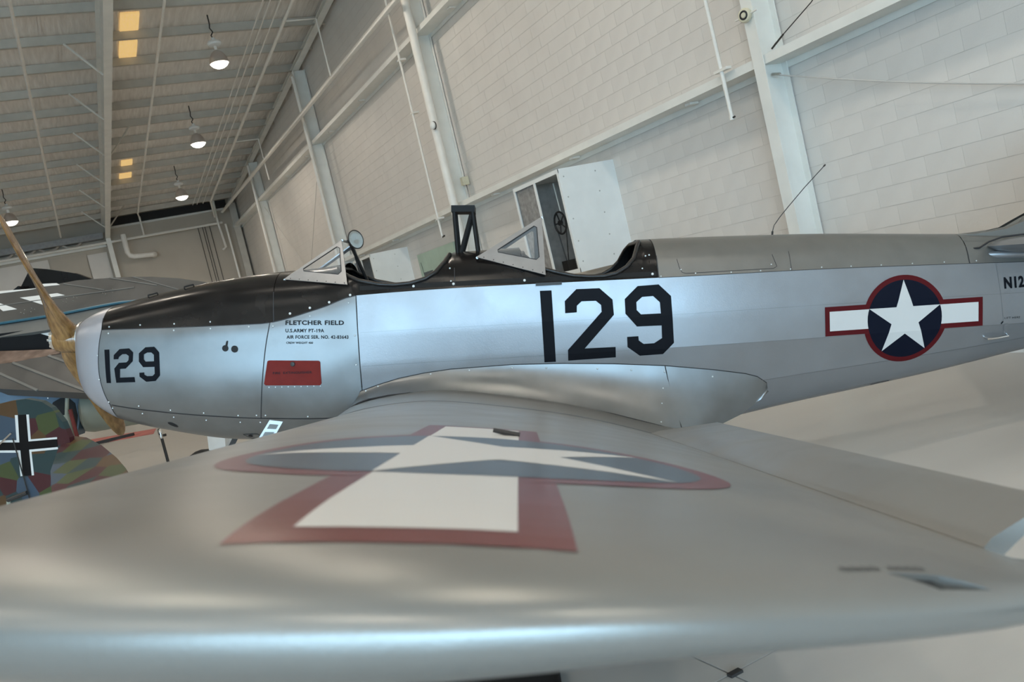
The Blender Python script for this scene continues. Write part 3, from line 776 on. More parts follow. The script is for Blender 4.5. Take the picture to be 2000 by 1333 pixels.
SM2 = [(-2.578, -0.371), (-2.575, -0.343), (-2.533, -0.305), (-2.468, -0.303), (-2.443, -0.331), (-2.45, -0.389), (-2.501, -0.435), (-2.54, -0.436), (-2.546, -0.493), (-2.447, -0.493), (-2.446, -0.527), (-2.575, -0.526), (-2.579, -0.432), (-2.544, -0.395), (-2.493, -0.394), (-2.478, -0.381), (-2.474, -0.353), (-2.491, -0.34), (-2.516, -0.34), (-2.541, -0.357), (-2.546, -0.371)]
SM9 = [(-2.405, -0.339), (-2.358, -0.301), (-2.298, -0.3), (-2.268, -0.338), (-2.274, -0.489), (-2.308, -0.525), (-2.371, -0.528), (-2.413, -0.492), (-2.412, -0.466), (-2.379, -0.465), (-2.379, -0.48), (-2.361, -0.491), (-2.325, -0.491), (-2.309, -0.477), (-2.307, -0.432), (-2.383, -0.431), (-2.409, -0.393)]
SM9H = [(-2.372, -0.348), (-2.348, -0.336), (-2.321, -0.337), (-2.305, -0.353), (-2.307, -0.395), (-2.363, -0.395), (-2.374, -0.38)]
for d, nm in (([[BIG1]], 'digit_one'), ([[BIG2]], 'digit_two'), ([[BIG9, BIG9H]], 'digit_nine')):
    decal(d, side_map, .0022, nm, 'number_black', fb, .06, CUT)
for d, nm in (([[SM1]], 'digit_one'), ([[SM2]], 'digit_two'), ([[SM9, SM9H]], 'digit_nine')):
    decal(d, side_map, .0018, nm, 'number_black', CS, .04)
tr = -.048
for body, x0, x1, z0, h in (('FLETCHER FIELD', -1.424, -1.041, -.200, .030), ('U.S.ARMY PT-19A', -1.426, -1.174, -.248, .024), ('AIR FORCE SER. NO. 42-83643', -1.422, -1.017, -.289, .023), ('CREW WEIGHT 400', -1.426, -1.251, -.322, .014)):
    text(body, x0, x1, z0, h, side_map, 'stencil_lettering', 'stencil_black', FP, tr, .035 if h > .028 else .03, 1.08)
# keyhole openings on the cowl side, oil drain holes below
def disc(cx, cz, rx, rz, n=20, rot=0): return [(cx + rx * math.cos(a) * math.cos(rot) - rz * math.sin(a) * math.sin(rot), cz + rx * math.cos(a) * math.sin(rot) + rz * math.sin(a) * math.cos(rot)) for a in np.linspace(0, 2 * math.pi, n, endpoint=False)]
decal([[disc(-1.827, -.332, .021, .021)], [[(-1.826, -.317), (-1.812, -.318), (-1.804, -.287), (-1.810, -.282), (-1.818, -.288)]]], side_map, .0015, 'vent_hole', 'black_gap', CS, 0)
decal([[disc(-1.766, -.340, .023, .023)]], side_map, .0015, 'vent_hole', 'black_gap', CS, 0)
decal([[disc(-2.26, -.835, .035, .012, 16, -.5)]], side_map, .0015, 'drain_hole', 'black_gap', CB, 0)
part(ribbon([(-1.80, -.925), (-1.70, -.925), (-1.67, -.965), (-1.76, -.965), (-1.80, -.925)], .004, side_map, .0016), 'drain_flap', 'seam', parent=CB)
decal([[disc(-1.755, -.94, .016, .010, 8)]], side_map, .002, 'drain_hole', 'black_gap', CB, 0)
# extinguisher door
dr = [(-1.556, -.428), (-1.545, -.424), (-1.222, -.441), (-1.212, -.449), (-1.214, -.590), (-1.226, -.602), (-1.580, -.586), (-1.590, -.575)]
dm = MB()
top = [side_map(x, z, .0045) for x, z in dr]; bot = [side_map(x, z, .0) for x, z in dr]
dm.add(top + bot, [tuple(range(8))] + [(i, (i + 1) % 8, 8 + (i + 1) % 8, 8 + i) for i in range(8)])
XD = part(dm, 'extinguisher_door', 'ext_red', label='dark red extinguisher access door')
text('FIRE  EXTINGUISHER', -1.525, -1.270, -.515, .015, side_map, 'door_lettering', 'stencil_black', XD, -.02, .01, 1.1, .006)
MB().lathe([(0, .016), (.008, .014), (.010, .006)], side_map(-1.392, -.455, .004), (0, -1, 0.05), 12).build('latch', 'dark_iron', XD, smooth=40)
for k in range(9):
    x = -1.56 + .042 * k; MB().lathe([(0, .004), (.002, .003)], side_map(x, -.600 - .0008 * k, .002), (0, -1, 0), 6).build('hinge_rivet', 'screw_metal', XD)
# screws
sc_ = MB().lathe([(0, 1.0), (.35, .85), (.5, .45), (.5, .0)], (0, 0, 0), (0, -1, 0), 8, cap0=False, cap1=False).mesh('screw', 'screw_metal', 40)
scw = MB().lathe([(0, 1.0), (.35, .85), (.5, .45), (.5, .0)], (0, 0, 0), (0, -1, 0), 8, cap0=False, cap1=False).mesh('screw', 'white_paint', 40)
def screws(pts, r, parent, me=sc_, off=.001):
    for x, z in pts:
        o = bpy.data.objects.new('screw', me); COL.objects.link(o); o.parent = parent; o.location = side_map(x, z, off); o.scale = (r, r, r)
screws([(-2.654, -0.655), (-2.452, -0.69), (-2.242, -0.727), (-2.021, -0.756), (-1.793, -0.783), (-1.67, -0.787)], .0055, CS)
screws([(-2.605, -0.200), (-2.163, -0.200), (-1.918, -0.200), (-1.665, -0.200)], .006, CS)
screws([(-2.643, -0.70), (-2.443, -0.745), (-2.233, -0.778), (-2.017, -0.808), (-1.79, -0.832), (-1.655, -0.838)], .0055, CB)
screws([(-2.60, -0.158), (-2.39, -0.155), (-2.16, -0.158), (-1.919, -0.156)], .006, ct)
screws([(-1.391, -0.128), (-1.259, -0.098), (-1.131, -0.068), (-0.992, -0.028)], .0085, FP, scw, .004)
screws([(-1.506, -0.205), (-1.262, -0.150), (-1.005, -0.077), (-0.975, -0.288), (-0.981, -0.48), (-1.61, -.79), (-1.33, -.81), (-1.1, -.81)], .006, FP)
screws([(1.016, -0.006), (1.243, 0.002), (1.477, -0.003), (1.673, -0.002), (1.874, -0.002), (2.084, 0), (2.283, -0.003), (2.49, -0.005), (2.705, -0.005), (2.927, -0.006), (3.153, -0.008), (1.15, .03), (1.75, .035)], .005, DK)
screws([(-2.689, -0.342), (-2.693, -0.501)], .006, ring)

# ---- insignia
def insignia(mapf, cx, cy, R, ang, parent, mats, offs, step, up=(0, 1), cuts=()):
    ca, sa = math.cos(ang), math.sin(ang)
    def tr_(pts): return [(cx + R * (x * ca - y * sa), cy + R * (x * sa + y * ca)) for x, y in pts]
    b = .055
    circ = lambda r: [(r * math.cos(a), r * math.sin(a)) for a in np.linspace(0, 2 * math.pi, 56, endpoint=False)]
    rect = lambda w, h: [(-w, b - h), (w, b - h), (w, b + h), (-w, b + h)]
    star = []
    for k in range(10):
        r = 1.0 if k % 2 == 0 else .382; a = math.pi / 2 + k * math.pi / 5; star.append((r * math.cos(a), r * math.sin(a)))
    decal([[tr_(rect(2.12, .375))]], mapf, offs[0], 'insignia_border', mats[0], parent, step, cuts)
    decal([[tr_(circ(1.125))]], mapf, offs[0] + .0003, 'insignia_border', mats[0], parent, step, cuts)
    for q in (-1, 1): decal([[tr_([(q * 2, b - .25), (q * .9, b - .25), (q * .9, b + .25), (q * 2, b + .25)])]], mapf, offs[1], 'insignia_bar', mats[2], parent, step, cuts)
    decal([[tr_(circ(1.0))]], mapf, offs[2], 'insignia_disc', mats[1], parent, step, cuts)
    decal([[tr_(star)]], mapf, offs[3], 'insignia_star', mats[2], parent, step, cuts)
insignia(side_map, 2.637, -.366, .2575, 0.012, fb, ('ins_red', 'ins_blue', 'ins_white'), (.002, .0028, .0034, .004), .05, cuts=(-.237, -.243, -.447, -.455, -.6, -.65))
text('N12', 3.337, 3.480, -.204, .078, side_map, 'registration_letter', 'number_black', fb, .03, .045, 1.1, .002)
text('LIFT HERE', 3.338, 3.450, -.406, .012, side_map, 'lift_lettering', 'number_black', fb, .0, .0, 1.1, .002)
decal([[[(3.318, -.440), (3.312, -.434), (3.326, -.420), (3.332, -.424)]]], side_map, .002, 'lift_arrow', 'number_black', fb, 0)
gh = [side_map(3.215, -.525, .0), side_map(3.22, -.525, .03), side_map(3.29, -.518, .034), side_map(3.365, -.510, .03), side_map(3.37, -.509, 0)]
part(MB().tube(gh, .008, 8), 'lift_handle', 'chrome', 40)
part(ribbon([(2.47, -.815), (2.54, -.80), (2.60, -.795)], .006, side_map, .003), 'drain_slot', 'seam', parent=fb)

# ---- cockpit coaming with two openings
FR = [(-1.12, .30), (-1.085, .15), (-1.045, .115), (-1.0, .09), (-.934, .061), (-.804, .031), (-.705, .023), (-.606, .028), (-.505, .053), (-.437, .092), (-.381, .155), (-.352, .205), (-.335, .30)]
RR = [(.10, .30), (.14, .17), (.20, .115), (.277, .073), (.352, .05), (.45, .025), (.549, .014), (.648, .012), (.731, .028), (.799, .064), (.851, .117), (.887, .192), (.912, .225), (.925, .30)]
_rt = {}
def rimt(x):
    if x not in _rt: _rt[x] = rimt_(x)
    return _rt[x]
def rimt_(x):
    for L in (FR, RR):
        if L[0][0] < x < L[-1][0]:
            zr = float(np.interp(x, [p[0] for p in L], [p[1] for p in L])); T = np.linspace(0, 3, 61); Z = np.array([loft(x, t)[1] for t in T])
            return 0.0 if zr >= Z[0] else float(np.interp(-zr, -Z, T))
    return 0.0
XC = sorted(set([round(v, 4) for v in np.linspace(-1.046, .996, 110)] + [p[0] for p in FR[1:-1]] + [p[0] for p in RR[1:-1]]))
cm = MB(); li = MB()
for s in (-1, 1):
    cm.grid([[lpt(x, rimt(x) + (3 - rimt(x)) * j / 12, s) for j in range(13)] for x in XC])
    li.grid([[lpt(x, rimt(x) + (5 - rimt(x)) * j / 12, s, -.014) for j in range(13)] for x in XC])
CM = part(cm, 'cockpit_coaming', 'cowl_black', 50, 'glossy black decking around the cockpits')
li.add([(-1.05, -.40, -.62), (1.0, -.40, -.62), (1.0, .40, -.62), (-1.05, .40, -.62)], [(0, 1, 2, 3)])
li.grid([[(-1.0, -.38 * k, z) for k in (-1, 0, 1)] for z in (-.62, .06)]).grid([[(.95, -.38 * k, z) for k in (-1, 0, 1)] for z in (-.62, .1)]).grid([[(-.15, -.38 * k, z) for k in (-1, 0, 1)] for z in (-.62, .12)])
part(li, 'cockpit_lining', 'cockpit_dark', 50)
for L in (FR, RR):
    xs1 = [x for x in XC if L[0][0] < x < L[-1][0] and rimt(x) > 0.02]
    pth = [lpt(x, rimt(x), -1, .004) for x in xs1] + [lpt(x, rimt(x), 1, .004) for x in reversed(xs1)]
    part(MB().tube(pth, .014, 8, closed=True), 'cockpit_rim_roll', 'leather_black', 60)
for x in (-.62, .62):
    st = MB(); st.box((x - .06, -.2, -.60), (x + .26, .2, -.5)); st.hexa([(x + .22, -.2, -.5), (x + .28, -.2, -.5), (x + .28, .2, -.5), (x + .22, .2, -.5), (x + .27, -.17, -.08), (x + .31, -.17, -.08), (x + .31, .17, -.08), (x + .27, .17, -.08)])
    part(st, 'pilot_seat', 'leather_black')
part(ribbon([(x, .012) for x in np.linspace(-.93, .99, 30)], .030, side_map, .002), 'coaming_strip', 'cockpit_dark', parent=CM)
screws([(-0.582, .008), (-0.324, .010), (0.134, .010), (0.621, .010), (0.962, .010)], .009, CM, scw, .004)
screws([(.90, .05), (.93, .13), (.955, .19), (-.345, .12), (-.34, .03)], .006, CM)
part(ribbon([(-.315, z) for z in np.linspace(.0, .20, 9)], .005, side_map, .003), 'coaming_joint', 'seam', parent=CM)
part(MB().box((.205, -.436, -.028), (.372, -.42, -.010)), 'step_latch', 'dark_iron')

# ---- windshields
def windshield(A, B, C, pix, inner, tiny):
    def bary(p):
        (x1, y1), (x2, y2), (x3, y3) = pix; d = (y2 - y3) * (x1 - x3) + (x3 - x2) * (y1 - y3)
        a = ((y2 - y3) * (p[0] - x3) + (x3 - x2) * (p[1] - y3)) / d; b = ((y3 - y1) * (p[0] - x3) + (x1 - x3) * (p[1] - y3)) / d
        return a, b, 1 - a - b
    W = MB().box((A[0] + .02, -.002, A[2] + .02), (A[0] + .03, .002, A[2] + .03))
    root = None
    for s in (-1, 1):
        O = [V(p[0], s * abs(p[1]), p[2]) for p in (A, B, C)]
        I = []
        n_in = []
        for k in range(3):
            p, q, r0 = inner[k], inner[(k + 1) % 3], inner[k - 1]
            for o_ in (r0, q):
                v = V(*(np.array(o_) - np.array(p))); v = v / np.linalg.norm(v) * tiny; n_in.append((p[0] + v[0], p[1] + v[1]))
        for p in n_in:
            w = bary(p); I.append(w[0] * O[0] + w[1] * O[1] + w[2] * O[2])
        nrm = unit(np.cross(O[1] - O[0], O[2] - O[0])); nrm = nrm if nrm[1] * s > 0 else -nrm
        fr = MB(); th = .007
        for dz in (0, th):
            pass
        outer = []
        for k in range(3): outer += [O[k], O[k]]
        f = []
        vs_ = [p + nrm * th for p in outer] + [p + nrm * th for p in I] + [p for p in outer] + [p for p in I]
        N = 6
        for k in range(N):
            k2 = (k + 1) % N
            f += [(k, k2, N + k2, N + k), (2 * N + k, 3 * N + k, 3 * N + k2, 2 * N + k2), (N + k, N + k2, 3 * N + k2, 3 * N + k), (k, 2 * N + k, 2 * N + k2, k2)]
        fr.add(vs_, f)
        fo = part(fr, 'windshield_frame', 'windshield_alu', 30)
        MB().add([p + nrm * .004 for p in I] + [p + nrm * .0015 for p in I], [tuple(range(6)), tuple(range(11, 5, -1))]).build('side_pane', 'plexi', fo)
        # dark gasket around the pane
        MB().tube([p + nrm * .006 for p in I], .0035, 5, closed=True).build('pane_gasket', 'seam', fo)
        for k in range(7):
            q = O[0] + (O[2] - O[0]) * (k + .5) / 7 + nrm * th + (O[1] - O[0]) * .03
            MB().lathe([(0, .004), (.002, .003)], q, nrm, 6).build('rivet', 'dark_iron', fo)
        if root is None: root = fo
    a1, b1 = V(A[0], -abs(A[1]), A[2]), V(B[0], -abs(B[1]), B[2]); a2, b2 = V(A[0], abs(A[1]), A[2]), V(B[0], abs(B[1]), B[2])
    n = unit(np.cross(b1 - a1, a2 - a1)); n = n if n[0] < 0 else -n
    part(MB().hexa([a1, a2, b2, b1, a1 + n * .004, a2 + n * .004, b2 + n * .004, b1 + n * .004]), 'front_pane', 'plexi')
    part(MB().tube([b1, b2], .009, 6).tube([a1, b1], .008, 6).tube([a2, b2], .008, 6).tube([a1, a2], .009, 6), 'pane_frame', 'windshield_alu', 40)
windshield((-1.439, .275, .0934), (-1.058, .22, .335), (-1.005, .408, .0378), ((556, 547), (668, 470), (679, 557)), ((588, 530), (664, 480), (668, 538)), 6)
windshield((-.165, .325, .174), (.272, .225, .419), (.271, .436, .0365), ((932, 504), (1058, 426), (1066, 538)), ((967, 493), (1048, 440), (1054, 510)), 6)
part(MB().tube([(-1.06, .10, .33), (-.985, .30, .06)], .012, 6).tube([(-1.06, -.02, .34), (-1.02, -.02, .35)], .008, 6), 'windshield_brace', 'dark_iron', 40)
# mirror
mo = V(-1.0, -.02, .349); mn = unit(V(.74, -.62, .20))
MI = part(MB().lathe([(-.012, .056), (-.004, .067), (.004, .068), (.006, .063), (.002, .059)], mo, mn, 24), 'rear_view_mirror', 'dark_iron', 40, 'round mirror on the front windshield')
MB().lathe([(.0025, .0), (.0030, .060)], mo, mn, 24, cap0=False, cap1=False).build('mirror_glass', 'mirror', MI)
MB().tube([mo - mn * .01, (-1.06, -.02, .335)], .008, 6).build('mirror_arm', 'dark_iron', MI)
# crash pylon
py_ = MB().hexa([(-.330, -.13, .497), (-.172, -.13, .490), (-.172, .13, .490), (-.330, .13, .497), (-.328, -.13, .540), (-.170, -.13, .533), (-.170, .13, .533), (-.328, .13, .540)])
PY = part(py_, 'crash_pylon', 'cockpit_dark', label='black tubular crash pylon between the cockpits')
for s in (-1, 1):
    for a, b in (((-.312, s * .115, .50), (-.300, s * .13, .19)), ((-.188, s * .115, .50), (-.162, s * .13, .19)), ((-.198, s * .115, .47), (-.285, s * .13, .20))):
        MB().tube([a, b], .014, 8).build('pylon_tube', 'cockpit_dark', PY, smooth=40)
# antenna
part(MB().tube([(1.869, 0, .235), (1.872, 0, .265)], .007, 6).tube([(1.872, 0, .262), (1.885, 0, .305), (1.93, 0, .365), (1.988, 0, .430), (2.10, 0, .552), (2.243, 0, .696)], .0032, 5).lathe([(0, .004), (.01, .007), (.02, .004)], (2.236, 0, .69), (.7, 0, .7), 6), 'whip_antenna', 'dark_iron', 40)
for x in (-2.15, -2.42 + .02):
    p = lpt(x, .75, -1, 0); q = lpt(x + .05, .55, -1, 0)
    part(MB().tube([p, V(*p) + V(0, -.008, .012), V(*q) + V(0, -.008, .012), q], .006, 6), 'cowl_handle', 'dark_iron', 40)

# ---- tail
fin = [(3.10, .17), (3.262, .178), (3.44, .200), (3.548, .242), (3.619, .305), (3.70, .42), (3.85, .72), (4.02, .98), (4.25, 1.12), (4.5, 1.15), (4.62, 1.05), (4.64, .1), (3.3, .08)]
part(MB().prism([(a, b) for a, b in reversed(fin)], ((0, -.035, 0), (1, 0, 0), (0, 0, 1)), -.07), 'tail_fin', 'silver_deck')
part(MB().prism([(4.66, -.25), (5.1, -.2), (5.28, .3), (5.25, .8), (5.05, 1.1), (4.66, 1.1)], ((0, -.03, 0), (1, 0, 0), (0, 0, 1)), -.06), 'rudder', 'silver_dope')
fl_ = MB(); rows = []
for i in range(13):
    x = 3.10 + i * .09; z0 = float(np.interp(x, [3.1, 3.44, 3.62, 4.2], [.178, .205, .30, .5])); a = loft(x, 1.6); rows.append([(x, -a[0] * 1.005, a[1]), (x, -a[0] * .55, a[1] + .02), (x, -.06, z0 - .05 + .02), (x, -.034, z0)])
part(fl_.grid(rows).grid([[(x, -y, z) for x, y, z in r] for r in rows]), 'fin_fillet', 'silver_deck', 60)
for s in (-1, 1):
    sb = MB(); rows = []
    for y, le, te, th in ((.10, 3.28, 4.45, .075), (.25, 3.24, 4.45, .075), (.6, 3.40, 4.45, .07), (1.1, 3.56, 4.42, .06), (1.5, 3.72, 4.35, .045), (1.68, 3.9, 4.25, .02)):
        r = []
        for k in range(16):
            a = 2 * math.pi * k / 16; c = (1 + math.cos(a)) / 2; r.append((te + (le - te) * c, s * y, .085 + th * math.sin(a) * (.35 + .65 * c) * (1 if k else 1)))
        rows.append(r)
    sb.grid(rows, closed=True); sb.add(rows[-1], [tuple(range(16))])
    part(sb, 'tailplane', 'silver_dope', 60)
    tf = MB().tube([(3.20, s * .19, .035), (3.3, s * .205, .028), (3.5, s * .20, .022), (3.9, s * .17, .02)], [.008, .028, .03, .02], 10)
    part(tf, 'tailplane_fillet', 'silver_dope', 60)
    part(MB().tube([(3.15, s * .20, .075), (3.19, s * .215, .078), (3.25, s * .22, .115), (3.34, s * .215, .142), (3.55, s * .205, .158)], .006, 6), 'root_gap', 'seam', 60)

# ---- wing
RX = [-1.1, -1.08, -1.03, -.95, -.8, -.6, -.471, -.3, -.105, .12, .359, .6, .8]
RT = [-.83, -.785, -.738, -.705, -.672, -.652, -.649, -.663, -.691, -.728, -.775, -.838, -.9]
RB = [-.83, -.865, -.895, -.92, -.95, -.968, -.975, -.982, -.985, -.985, -.983, -.975, -.96]
TT = [-.27, -.258, -.242, -.228, -.213, -.202, -.198, -.198, -.205, -.224, -.256, -.297, -.335]
TB = [-.27, -.281, -.290, -.296, -.303, -.308, -.311, -.313, -.314, -.308, -.322, -.345, -.362]
RXA = np.array(RX); TABS = [np.array(q) for q in (RT, TT, RB, TB)]; TSL = [pchip_slopes(RXA, q) for q in TABS]
def wsec(xr, s):
    k = s / 4.2; v = [float(hermite(xr, RXA, q, m)) for q, m in zip(TABS, TSL)]
    return v[0] * (1 - k) + v[1] * k, v[2] * (1 - k) + v[3] * k
def wle(s): return -1.1 + .0595 * s
def whg(s): return .8 - .042 * s
S0 = 3.98
def uedge(x): return .605 + (.40 if x < -.1 else .60) * (x + .1) ** 2
def capf(x, q, t, b):
    r_ = .092 * q * max(.92 - uedge(x), .012); t += r_; b += r_; m = t * .52 + b * .48; f = max(0, 1 - q ** 3.6) ** .42; return m + (t - m) * f, m + (b - m) * f
def wing_map(x, y, off):
    s = -1.1 - y; ss = min(max(s, 0), S0); xr = -1.1 + (x - wle(ss)) / (whg(ss) - wle(ss)) * 1.9
    t, b = wsec(xr, ss)
    if s > S0: t, b = capf(x, min(1, (s - S0) / max(.92 - uedge(x), .012)), t, b)
    return (x, y, t + off)
xrs = sorted(set([-1.1 + 1.9 * (1 - math.cos(k / 26 * math.pi / 2)) for k in range(27)]))
def wing_mesh(sg):
    rows = []
    for s in list(np.linspace(0, 3.6, 10)) + [3.8, 3.9, 3.98]:
        up, lo = [], []
        for xr in xrs:
            t, b = wsec(xr, s); x = wle(s) + (xr + 1.1) / 1.9 * (whg(s) - wle(s)); y = sg * (1.1 + s); up.append((x, y, t)); lo.append((x, y, b))
        rows.append(up + lo[::-1])
    for q in (.2, .4, .55, .66, .74, .80, .85, .89, .92, .945, .965, .98, .99, .996, 1.0):
        up, lo = [], []
        for xr in xrs:
            t, b = wsec(xr, S0); x = wle(S0) + (xr + 1.1) / 1.9 * (whg(S0) - wle(S0)); L = max(.92 - uedge(x), .012); t, b = capf(x, q, t, b); y = sg * (1.1 + S0 + L * q)
            up.append((x, y, t)); lo.append((x, y, b))
        rows.append(up + lo[::-1])
    m = MB().grid(rows, closed=True)
    # fixed trailing edge outboard of the aileron
    hx = [whg(s) - .004 for s in (3.80, 4.12)]; tp = [wsec(.8, s) for s in (3.80, 4.1)]
    m.hexa([(hx[0], sg * 4.90, tp[0][1]), (hx[1], sg * 5.22, tp[1][1]), (hx[1] + .06, sg * 5.19, tp[1][1] + .01), (hx[0] + .11, sg * 4.90, tp[0][1] + .006), (hx[0], sg * 4.90, tp[0][0]), (hx[1], sg * 5.22, tp[1][0]), (hx[1] + .06, sg * 5.19, tp[1][1] + .016), (hx[0] + .11, sg * 4.90, tp[0][1] + .012)])
    return m
WINGS = []
for sg in (-1, 1):
    w = part(wing_mesh(sg), 'outer_wing', 'silver_wing', 40); WINGS.append(w)
    # aileron, raised
    al = MB(); pr_ = []
    for s in (0.02, 3.74):
        hx, hz = .797 - .042 * s, wsec(.8, s)[0] + .002; tx, tz = 1.178 - .117 * s, -.854 + .14 * s; th = .060 - .006 * s
        pr_.append([(hx, sg * (1.1 + s), hz), (hx + .12 * (tx - hx), sg * (1.1 + s), hz + .006 + .12 * (tz - hz)), (tx, sg * (1.1 + s), tz), (tx, sg * (1.1 + s), tz - .008), (hx, sg * (1.1 + s), hz - th)])
    al.grid(pr_, closed=True).add(pr_[0], [(0, 1, 2, 3, 4)]).add(pr_[1], [(4, 3, 2, 1, 0)])
    part(al, 'aileron', 'silver_wing', 25)
WP = WINGS[0]
# hand hold cut through the tip
cut = MB().hexa([(.340, -5.215, -.50), (.385, -5.228, -.50), (.455, -5.190, -.50), (.405, -5.185, -.50), (.340, -5.215, -.1), (.385, -5.228, -.1), (.455, -5.190, -.1), (.405, -5.185, -.1)]).build('cutter', None)
cut.matrix_world = AC.matrix_world @ Matrix.Translation(ACL)
bpy.context.view_layer.update()
md = WP.modifiers.new('hole', 'BOOLEAN'); md.object = cut; md.operation = 'DIFFERENCE'; md.solver = 'EXACT'
bpy.context.view_layer.update()
ev = WP.evaluated_get(bpy.context.evaluated_depsgraph_get()); nm_ = bpy.data.meshes.new_from_object(ev)
WP.modifiers.clear()
if len(nm_.polygons) > 100:
    WP.data = nm_; WP.data.name = 'outer_wing'
    WP.data.shade_smooth(); WP.data.set_sharp_from_angle(angle=rad(40))
bpy.data.objects.remove(cut)
insignia(wing_map, -.068, -4.42, .405, math.pi / 2 - .012, WP, ('wing_red', 'wing_blue', 'ins_white'), (.0006, .0010, .0014, .0018), .04)
part(MB().tube([(.02, -3.86 + .0, wing_map(.02, -3.86, 0)[2] + .002), (-.045, -3.86, wing_map(-.045, -3.86, 0)[2] + .012)], [.010, .006], 6), 'drain_vent', 'dark_iron', parent=WP)
for k in range(9):
    if k == 4: continue
    x = .293 + .0118 * k; y = -5.228 + .0068 * k
    decal([[[(x, y - .004), (x + .010, y - .004), (x + .010, y + .004), (x, y + .004)]]], wing_map, .0008, 'worn_marking', 'worn_ink', WP, 0)
part(MB().add([wing_map(.337, -5.216, -.006), wing_map(.387, -5.230, -.006), wing_map(.412, -5.216, -.006), wing_map(.395, -5.188, -.006), wing_map(.337, -5.216, -.02), wing_map(.387, -5.230, -.02), wing_map(.412, -5.216, -.02), wing_map(.395, -5.188, -.02)], [(0, 1, 2, 3), (7, 6, 5, 4), (0, 1, 5, 4), (1, 2, 6, 5), (2, 3, 7, 6), (3, 0, 4, 7)]), 'hand_hold_shade', 'rubber_mat', parent=WP)  # dark plate added inside the hole, its colour stands in for shade
# hinge tape and centre section
for sg in (-1, 1):
    cs_ = MB(); rows = []
    for y in (.30, .8, 1.098):
        lift = .012 * (1.1 - y) / .8
        up = [(x, sg * y, wsec(x, 0)[0] - lift) for x in xrs]; lo = [(x, sg * y, wsec(x, 0)[1]) for x in xrs]; rows.append(up + lo[::-1])
    cs_.grid(rows, closed=True).add(rows[0], [tuple(range(len(rows[0])))])
    CN = part(cs_, 'wing_centre_section', 'silver_wing', 40)
    gp = MB(); g1 = []
    for xr in xrs[2:]:
        z = wsec(xr, 0)[0]; g1.append([(xr, sg * 1.075, z + .001), (xr, sg * 1.085, z + .0035), (xr, sg * 1.118, z + .0055), (xr, sg * 1.128, z + .002)])
    part(gp.grid(g1), 'gap_cover', 'silver_sheet', 60)
    te = MB().hexa([(.79, sg * .3, -.965), (.79, sg * 1.098, -.962), (1.10, sg * 1.098, -1.005), (1.10, sg * .3, -1.005), (.79, sg * .3, -.905), (.79, sg * 1.098, -.902), (1.10, sg * 1.098, -.995), (1.10, sg * .3, -.995)])
    part(te, 'centre_trailing_edge', 'silver_wing')
part(MB().grid([[wing_map(x, y, .0008) for y in (-.60, -.606)] for x in np.linspace(-1.0, .78, 30)]), 'panel_seam', 'seam')
# wing fillet
FT = [(-.985, -.70), (-.966, -.656), (-.84, -.617), (-.707, -.583), (-.54, -.556), (-.372, -.54), (.026, -.53), (.358, -.54), (.689, -.56), (1.021, -.59), (1.352, -.637), (1.56, -.675), (1.64, -.70), (1.706, -.746), (1.715, -.79)]
FG = [(-1.045, -.57, -.80), (-1.03, -.57, -.752), (-.96, -.57, -.712), (-.89, -.57, -.69), (-.76, -.57, -.672), (-.631, -.57, -.664), (.015, -.57, -.725), (.338, -.57, -.785), (.66, -.57, -.866), (.95, -.57, -.955), (1.14, -.50, -1.035), (1.36, -.36, -1.01), (1.52, -.32, -.95), (1.66, -.31, -.86), (1.715, -.325, -.80)]
for sg in (-1, 1):
    rows = []
    for (fx, fz), g in zip(FT, FG):
        a = V(*side_map(fx, fz, .004)); b = V(*g); a[1] = sg * abs(a[1]); b[1] = sg * abs(b[1])
        c = (a + b) / 2; c[1] = a[1] + (b[1] - a[1]) * .12; c[2] = b[2] + (a[2] - b[2]) * .38
        rows.append([(1 - u) ** 2 * a + 2 * u * (1 - u) * c + u * u * b for u in np.linspace(0, 1, 13)])
    # smooth the stations along the length
    R2 = []
    for i in range(len(rows) - 1):
        for u in (0, .34, .67): R2.append([p + (q - p) * u for p, q in zip(rows[i], rows[i + 1])])
    R2.append(rows[-1])
    fo = part(MB().grid(R2), 'wing_fillet', 'silver_sheet', 60)
    if sg < 0: WF, WR = fo, R2
seam([(x, z + .002) for x, z in FT], .006, WF)
r_ = [(1 - u) for u in np.linspace(0, 1, 8)]
i9 = 9; a = V(*side_map(*FT[9], .004)); b = V(*FG[9]); b2 = V(1.10, -.52, -1.01)
c = (a + b2) / 2; c[1] = a[1] + (b2[1] - a[1]) * .10; c[2] = b2[2] + (a[2] - b2[2]) * .40
part(MB().tube([(1 - u) ** 2 * a + 2 * u * (1 - u) * c + u * u * b2 for u in np.linspace(0, 1, 10)], .0035, 5), 'fillet_joint', 'seam', parent=WF)
for x in (-.94, -.832, -.529, -.271, -.012, .281, .552, .791, 1.0, 1.3):
    k = min(range(len(WR)), key=lambda i: abs(WR[i][1][0] - x)); o = bpy.data.objects.new('screw', sc_); COL.objects.link(o); o.parent = WF; o.location = WR[k][1]; o.scale = (.006,) * 3
for u in (4, 7, 11):
    k = min(range(len(WR)), key=lambda i: abs(WR[i][0][0] - 1.03)); o = bpy.data.objects.new('screw', sc_); COL.objects.link(o); o.parent = WF; o.location = WR[k][u]; o.scale = (.006,) * 3
part(MB().tube([V(*g) + V(0, .004, .002) for g in FG[:11]], .005, 6), 'fillet_edge', 'seam', parent=WF)

